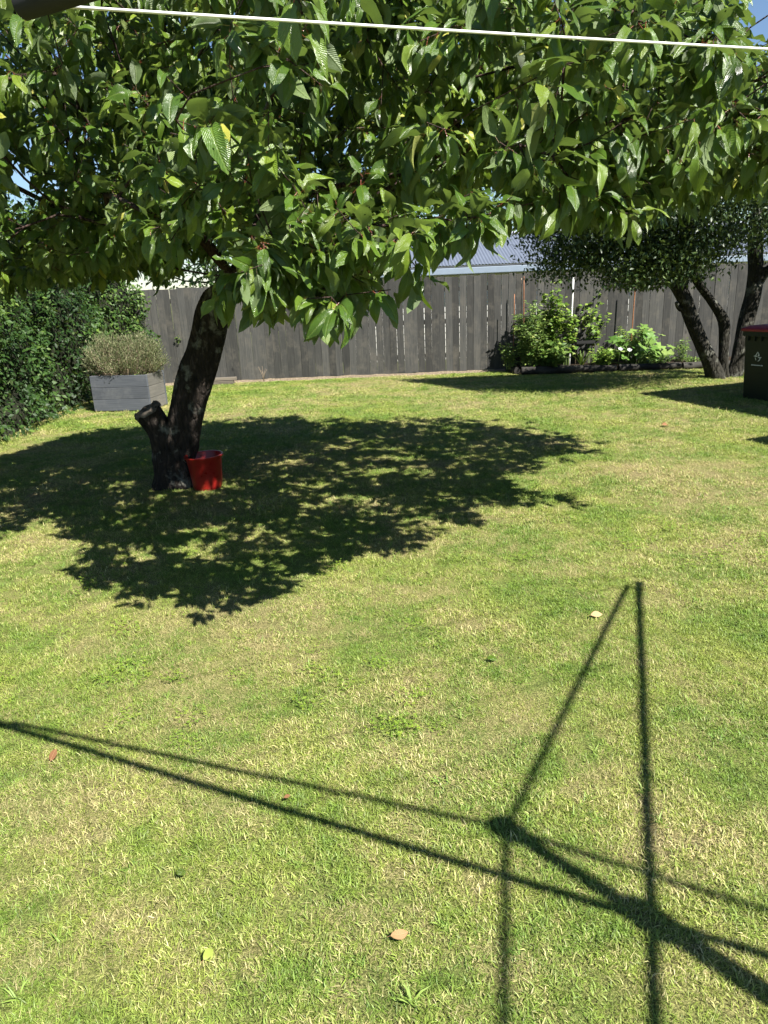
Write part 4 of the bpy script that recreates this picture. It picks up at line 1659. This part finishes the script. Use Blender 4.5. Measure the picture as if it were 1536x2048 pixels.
log('dark log edging the left end of the vegetable bed', (2.72, 13.62, 0), (4.45, 13.40, 0), .075)
log('dark log edging the middle of the vegetable bed', (4.50, 13.40, 0), (5.62, 13.33, 0), .07)
log('dark log edging the right end of the vegetable bed behind the three-stemmed tree', (5.66, 13.33, 0), (7.4, 13.22, 0), .07)
log('short dark log on the left side of the vegetable bed running to the fence', (2.66, 13.72, 0), (2.58, 14.25, 0), .065)

# stakes
rust = plain_mat('orange_brown_bamboo', (.22, .095, .045), .6, .3, var=.3, scale=20)
whitep = plain_mat('white_plastic_pipe', (.78, .78, .75), .4, .5, var=.04)


def stake(label, px, ytop, Y, r, mat, lean=0.0, z0=.08):
    tp_ = at_y(px, ytop, Y)
    t = thing('garden_stake', label, 'stake', (tp_[0] - lean, Y, z0), 0, 'stakes in the vegetable bed')
    h = tp_[2] - z0
    mb = MB()
    mb.tube([(lean * k / 6, 0, h * k / 6 - .05 * (k == 0)) for k in range(7)], [r * (1 + .08 * (k % 2)) for k in range(7)], 10)
    mb.build('pole', mat, t, smooth=True)
    for k in (2, 4):
        m2 = MB()
        z_ = h * k / 6
        m2.tube([(lean * k / 6, 0, z_ - .008), (lean * k / 6, 0, z_), (lean * k / 6, 0, z_ + .008)], [r * 1.02, r * 1.22, r * 1.02], 10)
        m2.build('node', mat, t, smooth=True)
    return t


stake('white pipe stake standing in the middle of the vegetable bed', 1147, 555, 13.95, .015, whitep, .02)
stake('leftmost thin brown stake at the end of the vegetable bed', 1029, 588, 14.0, .008, rust, .01)
stake('orange stake beside the leftmost brown one, above the tomato bush', 1048, 553, 14.0, .009, rust, -.02)
stake('tall orange stake standing behind the broad-leaved squash plant', 1272, 552, 13.98, .011, rust, .02)
stake('thin pale stake next to the orange stake above the tomato bush', 1043, 556, 14.05, .007, woody, -.01)


def bed(px, Y):
    p = at_y(px, 700, Y)
    return (p[0], Y, .08)


leafy('tomato_bush', 'bushy feathery tomato plant at the left end of the vegetable bed', 'plant', bed(1058, 13.85), 1.35, .40, 26, 2300, .085, garden_mid, wr=.4)
leafy('tomato_bush', 'low dark bushy plant at the far left corner of the vegetable bed', 'plant', bed(1020, 13.95), .65, .22, 10, 480, .07, garden_mid, wr=.4)
leafy('bean_plant', 'tall pale green bean plant left of the white pipe stake', 'plant', bed(1108, 13.9), 1.75, .26, 13, 1050, .095, green_leaf, wr=.75, lower=.25)
leafy('bean_plant', 'bean plant climbing close beside the white pipe stake', 'plant', bed(1133, 13.85), 1.35, .18, 8, 460, .095, green_leaf, wr=.75, lower=.3)
leafy('low_leafy_plant', 'dark low leafy plant under the bean plants behind the log', 'plant', bed(1098, 13.68), .55, .34, 14, 560, .13, mid_leaf, wr=.6)
leafy('bean_vine', 'sparse bean vine hanging on the fence right of the white pipe', 'plant', bed(1185, 14.1), 1.55, .26, 7, 240, .09, green_leaf, wr=.8, lower=.4)
leafy('low_leafy_plant', 'small leafy plant right of the strappy plant behind the log', 'plant', bed(1208, 13.62), .45, .28, 10, 480, .085, green_leaf, wr=.6)
leafy('seedling_bush', 'small bush standing alone near the right end of the bed', 'plant', bed(1362, 13.8), .52, .26, 11, 340, .06, mid_leaf, wr=.5)
leafy('herb_bush', 'yellowish feathery herb at the foot of the tall orange stake', 'plant', bed(1258, 13.9), .95, .32, 16, 900, .06, green_leaf, wr=.4, lower=.3)
leafy('ground_cover', 'dark low ground cover in front of the squash plant', 'plant', bed(1310, 13.55), .24, .38, 16, 420, .06, mid_leaf, wr=.6)
leafy('ground_cover', 'low ground cover along the log below the small bush', 'plant', bed(1385, 13.55), .16, .3, 12, 220, .05, mid_leaf, wr=.6)

# strappy plant
st = thing('strappy_plant', 'clump of long strap-shaped leaves behind the log edging', 'plant', bed(1165, 13.68))
for k in range(13):
    a = random.uniform(0, 6.283)
    Lh = random.uniform(.3, .48)
    V, T = [], []
    for j in range(6):
        u = j / 5
        rr_ = .02 + .24 * u ** 1.6
        z_ = Lh * u * (1 - .3 * u)
        wv = .014 * (1 - u) ** .6 + .001
        c_ = Vector((rr_ * math.cos(a), rr_ * math.sin(a), z_))
        s_ = Vector((-math.sin(a), math.cos(a), 0)) * wv
        V += [c_ - s_, c_ + Vector((0, 0, -.006)), c_ + s_]
    for j in range(5):
        for i in (0, 1):
            q_ = j * 3 + i
            T += [(q_, q_ + 1, q_ + 4), (q_, q_ + 4, q_ + 3)]
    me = mesh_arrays('leaf', np.array([tuple(v) for v in V]), np.array(T), uv=np.tile([[.5, .5]], (len(V), 1)), tint=np.full(len(V), random.random()), mats=[green_leaf if k % 3 == 0 else mid_leaf])
    link('leaf', me, st)

# squash plant with broad lobed leaves
sq_leaf = leaf_mat('squash_leaf', (0.05, 0.12, 0.02), (0.10, 0.20, 0.035), (0.20, 0.30, 0.07), veins=False, rough=.45, transl=.3, blemish=True)
sq = thing('squash_plant', 'broad-leaved bright green squash plant by the tall orange stake', 'plant', bed(1275, 13.72))


def lobed(nm, tv):
    pts = [(0, 0, .0)]
    n_ = 22
    for k in range(n_ + 1):
        a = -2.55 + 5.1 * k / n_
        rr_ = 1 * (.78 + .22 * math.cos(5 * a)) * (1 - .12 * abs(a) / 2.5)
        pts.append((rr_ * math.sin(a), rr_ * math.cos(a), .10 * rr_ * rr_ - .05 * math.cos(5 * a) + random.uniform(-.03, .03)))
    T = [(0, k, k + 1) for k in range(1, n_ + 1)]
    P_ = np.array(pts)
    uv = np.c_[P_[:, 0] * .5 + .5, P_[:, 1] * .4 + .5]
    return mesh_arrays(nm, P_, np.array(T)[:, ::-1], uv=uv, tint=np.full(len(P_), tv), mats=[sq_leaf])


lm = [lobed('leaf', .2 + .14 * k) for k in range(6)]
stm = MB()
for k in range(64):
    a = random.uniform(0, 6.283)
    rr_ = .52 * math.sqrt(random.random())
    h_ = random.uniform(.16, .72) * (1 - .45 * (rr_ / .52) ** 2)
    p = Vector((rr_ * math.cos(a) * 1.25, rr_ * math.sin(a) * .5, h_))
    o = link('leaf', lm[k % 6], sq, tuple(p))
    s_ = random.uniform(.09, .16)
    o.scale = (s_, s_, s_)
    o.rotation_euler = (random.uniform(-.9, .1), random.uniform(-.5, .5), random.uniform(0, 6.283))
    o.rotation_euler = (Matrix.Rotation(random.uniform(.1, .75), 3, 'X') @ Matrix.Rotation(random.uniform(-.45, .45), 3, 'Y') @ Matrix.Rotation(random.uniform(0, 6.283), 3, 'Z')).to_euler()
    stm.tube([(p.x * .25, p.y * .25, 0), (p.x * .7, p.y * .7, p.z * .7), tuple(p)], [.009, .008, .006], 5, False)
stm.build('stems', stem_green, sq, smooth=True)['kind'] = 'stuff'

# white flowers in the squash leaves
for px, py, lb in ((1241, 697, 'left of the two white blooms among the squash leaves'), (1259, 699, 'right of the two white blooms among the squash leaves')):
    p = at_y(px, py, 13.42)
    fl = thing('white_flower', lb, 'flower', tuple(p), 0, 'white blooms in the vegetable bed')
    pet_m = plain_mat('white_petal', (.80, .80, .84), .6, .2, var=.05)
    for k in range(7):
        a = k * .9 + random.uniform(-.1, .1)
        V = []
        for u, wv in ((0, .004), (.5, .014), (1, .008)):
            c_ = Vector((math.cos(a) * .042 * u, -.02 - .02 * u * math.sin(a * 1.7), math.sin(a) * .028 * u))
            s_ = Vector((-math.sin(a), 0, math.cos(a))) * wv
            V += [c_ - s_, c_ + s_ + Vector((0, -.004, 0))]
        mb = MB()
        mb.add(V, [(0, 1, 3, 2), (2, 3, 5, 4)])
        mb.build('petal', pet_m, fl, smooth=True)
    mb = MB()
    mb.tube([(0, -.01, 0), (0, .05, -.12), (0, .1, -p[2] + .1)], [.004, .005, .006], 5)
    mb.build('stem', stem_green, fl, smooth=True)

# dark seed tray in the bed
tp_ = at_y(1172, 686, 13.95)
tr = thing('seed_tray', 'dark flat tray propped up between the bean plants and the squash', 'tray', (tp_[0], 13.95, tp_[2]))
mb = MB()
mb.box((0, 0, 0), (.42, .24, .012))
mb.build('base', black_m, tr)
for c_, s_ in (((0, -.118, .03), (.42, .010, .05)), ((0, .118, .03), (.42, .010, .05)), ((-.206, 0, .03), (.010, .224, .05)), ((.206, 0, .03), (.010, .224, .05))):
    mb = MB()
    mb.box(c_, s_)
    mb.build('rim', black_m, tr)
for sx in (-.17, .17):
    mb = MB()
    mb.tube([(sx, .08, -tp_[2] + .06), (sx, .08, -.006)], [.01, .01], 8)
    mb.build('leg', woody, tr, smooth=True)

# ------------------------------------------------------------------ old sleepers at the fence foot, left
sleeper_w = wood_mat('weathered_sleeper', (.10, .085, .065), (.24, .21, .17), 'x', rough=.85)
e_ = at_y(468, 767, 14.12)
for k, (lb, L_s, z_) in enumerate((('lower of two weathered timbers stacked at the fence foot behind the trunk', 1.15, .012), ('upper of two weathered timbers stacked at the fence foot behind the trunk', 1.22, .075))):
    t = thing('stacked_timber', lb, 'timber', (e_[0] - L_s + .06 * k, 14.12 - .01 * k, z_), .02 * k, 'timbers at the fence foot')
    mb = MB()
    mb.box((L_s / 2, 0, .03), (L_s, .10, .058), jit=.004)
    mb.build('beam', sleeper_w, t, bevel=.006)

# sprig of vine poking through the palings and dry weeds at the fence foot
sv = at_y(354, 672, 14.36)
leafy('vine_sprig', 'small green sprig poking out of the fence left of the trunk', 'sprig', (sv[0], 14.38, sv[2] - .14), .2, .05, 3, 16, .06, green_leaf, wr=.7)
dw = at_y(526, 745, 14.1)
t = thing('dry_weed', 'pale dry weed stalks at the fence foot right of the trunk', 'weed', (dw[0], 14.12, 0.02))
for k in range(6):
    mb = MB()
    a = random.uniform(0, 6.283)
    mb.tube([(0, 0, 0), (.03 * math.cos(a), .02 * math.sin(a), .15), (.09 * math.cos(a), .03 * math.sin(a), random.uniform(.22, .34))], [.004, .003, .0015], 4)
    mb.build('stalk', woody, t, smooth=True)

# ------------------------------------------------------------------ rotary clothesline over the camera
steel = plain_mat('galvanised_steel', (.36, .37, .38), .42, .5, metal=.7, var=.12, scale=15)
rope_m = plain_mat('white_clothesline_cord', (.82, .82, .80), .55, .4, var=.04)
k_ = COT
HL = 2.165
H1, H2 = 2.195, 2.138
sd3 = np.array([SUN_D[0], SUN_D[1], 0]) * k_
Lh = ground(1297, 1842) - sd3 * HL + np.array([0, 0, HL])
t1 = ground(1275, 1166) - sd3 * H1 + np.array([0, 0, H1])
t2 = ground(-30, 1441) - sd3 * H2 + np.array([0, 0, H2])
Uoff = np.linalg.norm((ground(1010, 1660) - ground(1297, 1842))[:2])
HU = HL + Uoff / k_
cl = thing('rotary_clothesline', 'galvanised steel rotary clothesline with white cord stretched between its arm tips', 'clothesline', (Lh[0], Lh[1], 0))
CLO = np.array([Lh[0], Lh[1], 0])
mb = MB()
mb.tube([(0, 0, -.02), (0, 0, HL * .5), (0, 0, HL)], [.036, .036, .036], 20)
mb.build('lower_pole', steel, cl, smooth=True, auto=R_(40))
mb = MB()
mb.tube([(0, 0, HL - .1), (0, 0, HU)], [.027, .027], 18)
mb.build('upper_pole', steel, cl, smooth=True, auto=R_(40))
mb = MB()
mb.lathe([(.0, HL - .07), (.045, HL - .07), (.052, HL - .05), (.052, HL + .05), (.045, HL + .07), (.0, HL + .07)], 20)
mb.build('lower_hub', steel, cl, smooth=True, auto=R_(40))
mb = MB()
mb.lathe([(.0, HU - .05), (.042, HU - .05), (.05, HU - .03), (.05, HU + .03), (.036, HU + .05), (.0, HU + .06)], 20)
mb.build('upper_hub', steel, cl, smooth=True, auto=R_(40))
tips_ = [t1 - CLO, t2 - CLO, 2 * (Lh - CLO) - (t1 - CLO), 2 * (Lh - CLO) - (t2 - CLO)]
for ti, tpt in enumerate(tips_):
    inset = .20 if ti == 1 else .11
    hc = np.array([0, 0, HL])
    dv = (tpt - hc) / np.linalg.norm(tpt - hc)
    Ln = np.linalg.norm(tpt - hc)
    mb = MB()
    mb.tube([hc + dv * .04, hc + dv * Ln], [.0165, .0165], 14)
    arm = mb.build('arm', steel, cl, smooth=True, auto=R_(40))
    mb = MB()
    mb.tube([hc + dv * (Ln - .16), hc + dv * (Ln + .004)], [.0205, .0205], 14)  # black cap made longer to paint in the shaded underside of the tip
    mb.build('shaded_end_cap', black_m, arm, smooth=True, auto=R_(40))
    mb = MB()
    s0 = np.array([0, 0, HU]) + dv * .03
    s1_ = hc + dv * (Ln - inset) + np.array([0, 0, .085])
    mb.tube([s0, s1_], [.0125, .0125], 12)
    mb.build('strut', steel, cl, smooth=True)
    mb = MB()
    mb.tube([s1_, hc + dv * (Ln - inset)], [.009, .009], 10)
    mb.build('link', steel, cl, smooth=True)
for i in range(4):
    a_, b2 = np.array(tips_[i]), np.array(tips_[(i + 1) % 4])
    hc = np.array([0, 0, HL])
    for f_, rr_ in ((.998, .0026), (.80, .002), (.62, .002), (.44, .002)):
        p0, p1 = hc + (a_ - hc) * f_, hc + (b2 - hc) * f_
        mb = MB()
        mb.tube([p0 + (p1 - p0) * u + np.array([0, 0, -.006 * 4 * u * (1 - u) + .0]) for u in np.linspace(0, 1, 13)], [rr_] * 13, 8)
        mb.build('cord', rope_m, cl, smooth=True)

# ------------------------------------------------------------------ fallen leaves
brown_leaf = leaf_mat('fallen_brown_leaf', (.14, .055, .02), (.24, .12, .05), (.45, .30, .15), veins=True, rough=.7, transl=.1, petiole=(.2, .1, .05))
for px, py, L0, mt_, tv, az_, tilt, lb in ((110, 1512, .05, brown_leaf, .05, 1.2, .7, 'dark brown fallen leaf standing on edge near the left border of the lawn'),
                                          (800, 1872, .052, brown_leaf, .6, .2, .15, 'pale tan curled fallen leaf in the grass near the bottom of the picture'),
                                          (362, 1748, .045, cherry_leaf, .6, 2.6, .05, 'green fallen leaf lying flat on the near lawn'),
                                          (1194, 1232, .07, brown_leaf, .8, .1, .1, 'orange tan fallen leaf beside the clothesline shadow tip'),
                                          (985, 1318, .055, cherry_leaf, .5, .0, .1, 'green fallen leaf in the middle of the lawn'),
                                          (1331, 849, .11, brown_leaf, .2, .4, .2, 'brown fallen leaf on the far sunny lawn below the tree shadow'),
                                          (420, 1912, .045, green_leaf, .9, 1.0, .1, 'tiny yellowish fallen leaf near the bottom edge of the lawn'),
                                          (575, 1598, .025, brown_leaf, .1, .3, .2, 'tiny brown fallen leaf between the two clothesline shadows')):
    p = ground(px, py, .022)
    A = np.array([[math.cos(az_), math.sin(az_), tilt]])
    Nn = np.array([[.2 * math.sin(az_), -.5, 1 - tilt]])
    me = leaf_mesh('fallen_leaf', np.zeros((1, 3)) - A * L0 * .5, A, Nn, np.array([L0]), np.array([L0 * .5]), np.array([tv]), FLAT, np.array([random.randrange(12)]), mt_)
    tag(link('fallen_leaf', me, None, (p[0], p[1], p[2] + .012)), lb, 'leaf', 'fallen leaves on the lawn')

# ------------------------------------------------------------------ trees beyond the fence
far_leaf = leaf_mat('far_tree_leaf', (0.02, 0.05, 0.014), (0.045, 0.09, 0.022), (0.10, 0.16, 0.04), veins=False, rough=.5, transl=.2, blemish=False)
for (x_, y_, h_, r_, lb) in ((-4.7, 22.0, 5.6, 2.5, 'dark tree beyond the fence, seen above the trunk of the cherry tree'),
                             (3.6, 27.0, 4.9, 2.4, 'dark tree beyond the grey roof, left of the three-stemmed tree'),
                             (11.5, 25.0, 6.0, 3.0, 'dark tree beyond the right end of the grey roof'),
                             (-9.0, 17.5, 3.7, 1.5, 'leafy tree behind the hedge at the left edge of the picture')):
    t = thing('background_tree', lb, 'tree', (x_, y_, 0), 0, 'trees beyond the garden')
    sk2 = Skeleton()
    sk2.path([(0, 0, 0), (.1, 0, h_ * .3), (0, .1, h_ * .6), (.1, 0, h_ * .9)], -1, 0, .4)
    cc = np.array([0, 0, h_ * .62])
    D = unit(rng.normal(0, 1, (90, 3))) * (rng.random((90, 1)) ** .4) * np.array([r_, r_, h_ * .38]) + cc
    for q in D[np.argsort(np.linalg.norm(D - [0, 0, h_ * .4], axis=1))]:
        sk2.attach(q, .2, .4, sag=-.05)
    rr2 = sk2.radii(.015, 2.2)
    ch2 = sk2.chains(rr2)
    mb = MB()
    add_chain(mb, sk2, ch2[0], rr2, .2)
    mb.build('trunk', dark_bark, t, smooth=True)
    mb = MB()
    for c in ch2[1:]:
        add_chain(mb, sk2, c, rr2, .06)
    mb.build('branches', dark_bark, t, smooth=True)['kind'] = 'stuff'
    n = 7000
    P = D[rng.integers(0, 90, n)] + rng.normal(0, 1, (n, 3)) * np.array([.34, .34, .26]) * r_ / 2.4
    A = unit(rng.normal(0, .7, (n, 3)) + [0, 0, -.4])
    L = rng.uniform(.09, .18, n)
    o = link('crown', leaf_mesh('crown', P, A, rng.normal(0, .5, (n, 3)) + [.2, -.3, 1], L, L * .55, np.clip(rng.beta(2, 2.5, n), 0, 1), SMALL, np.zeros(n, int), far_leaf), t)
    o['kind'] = 'stuff'
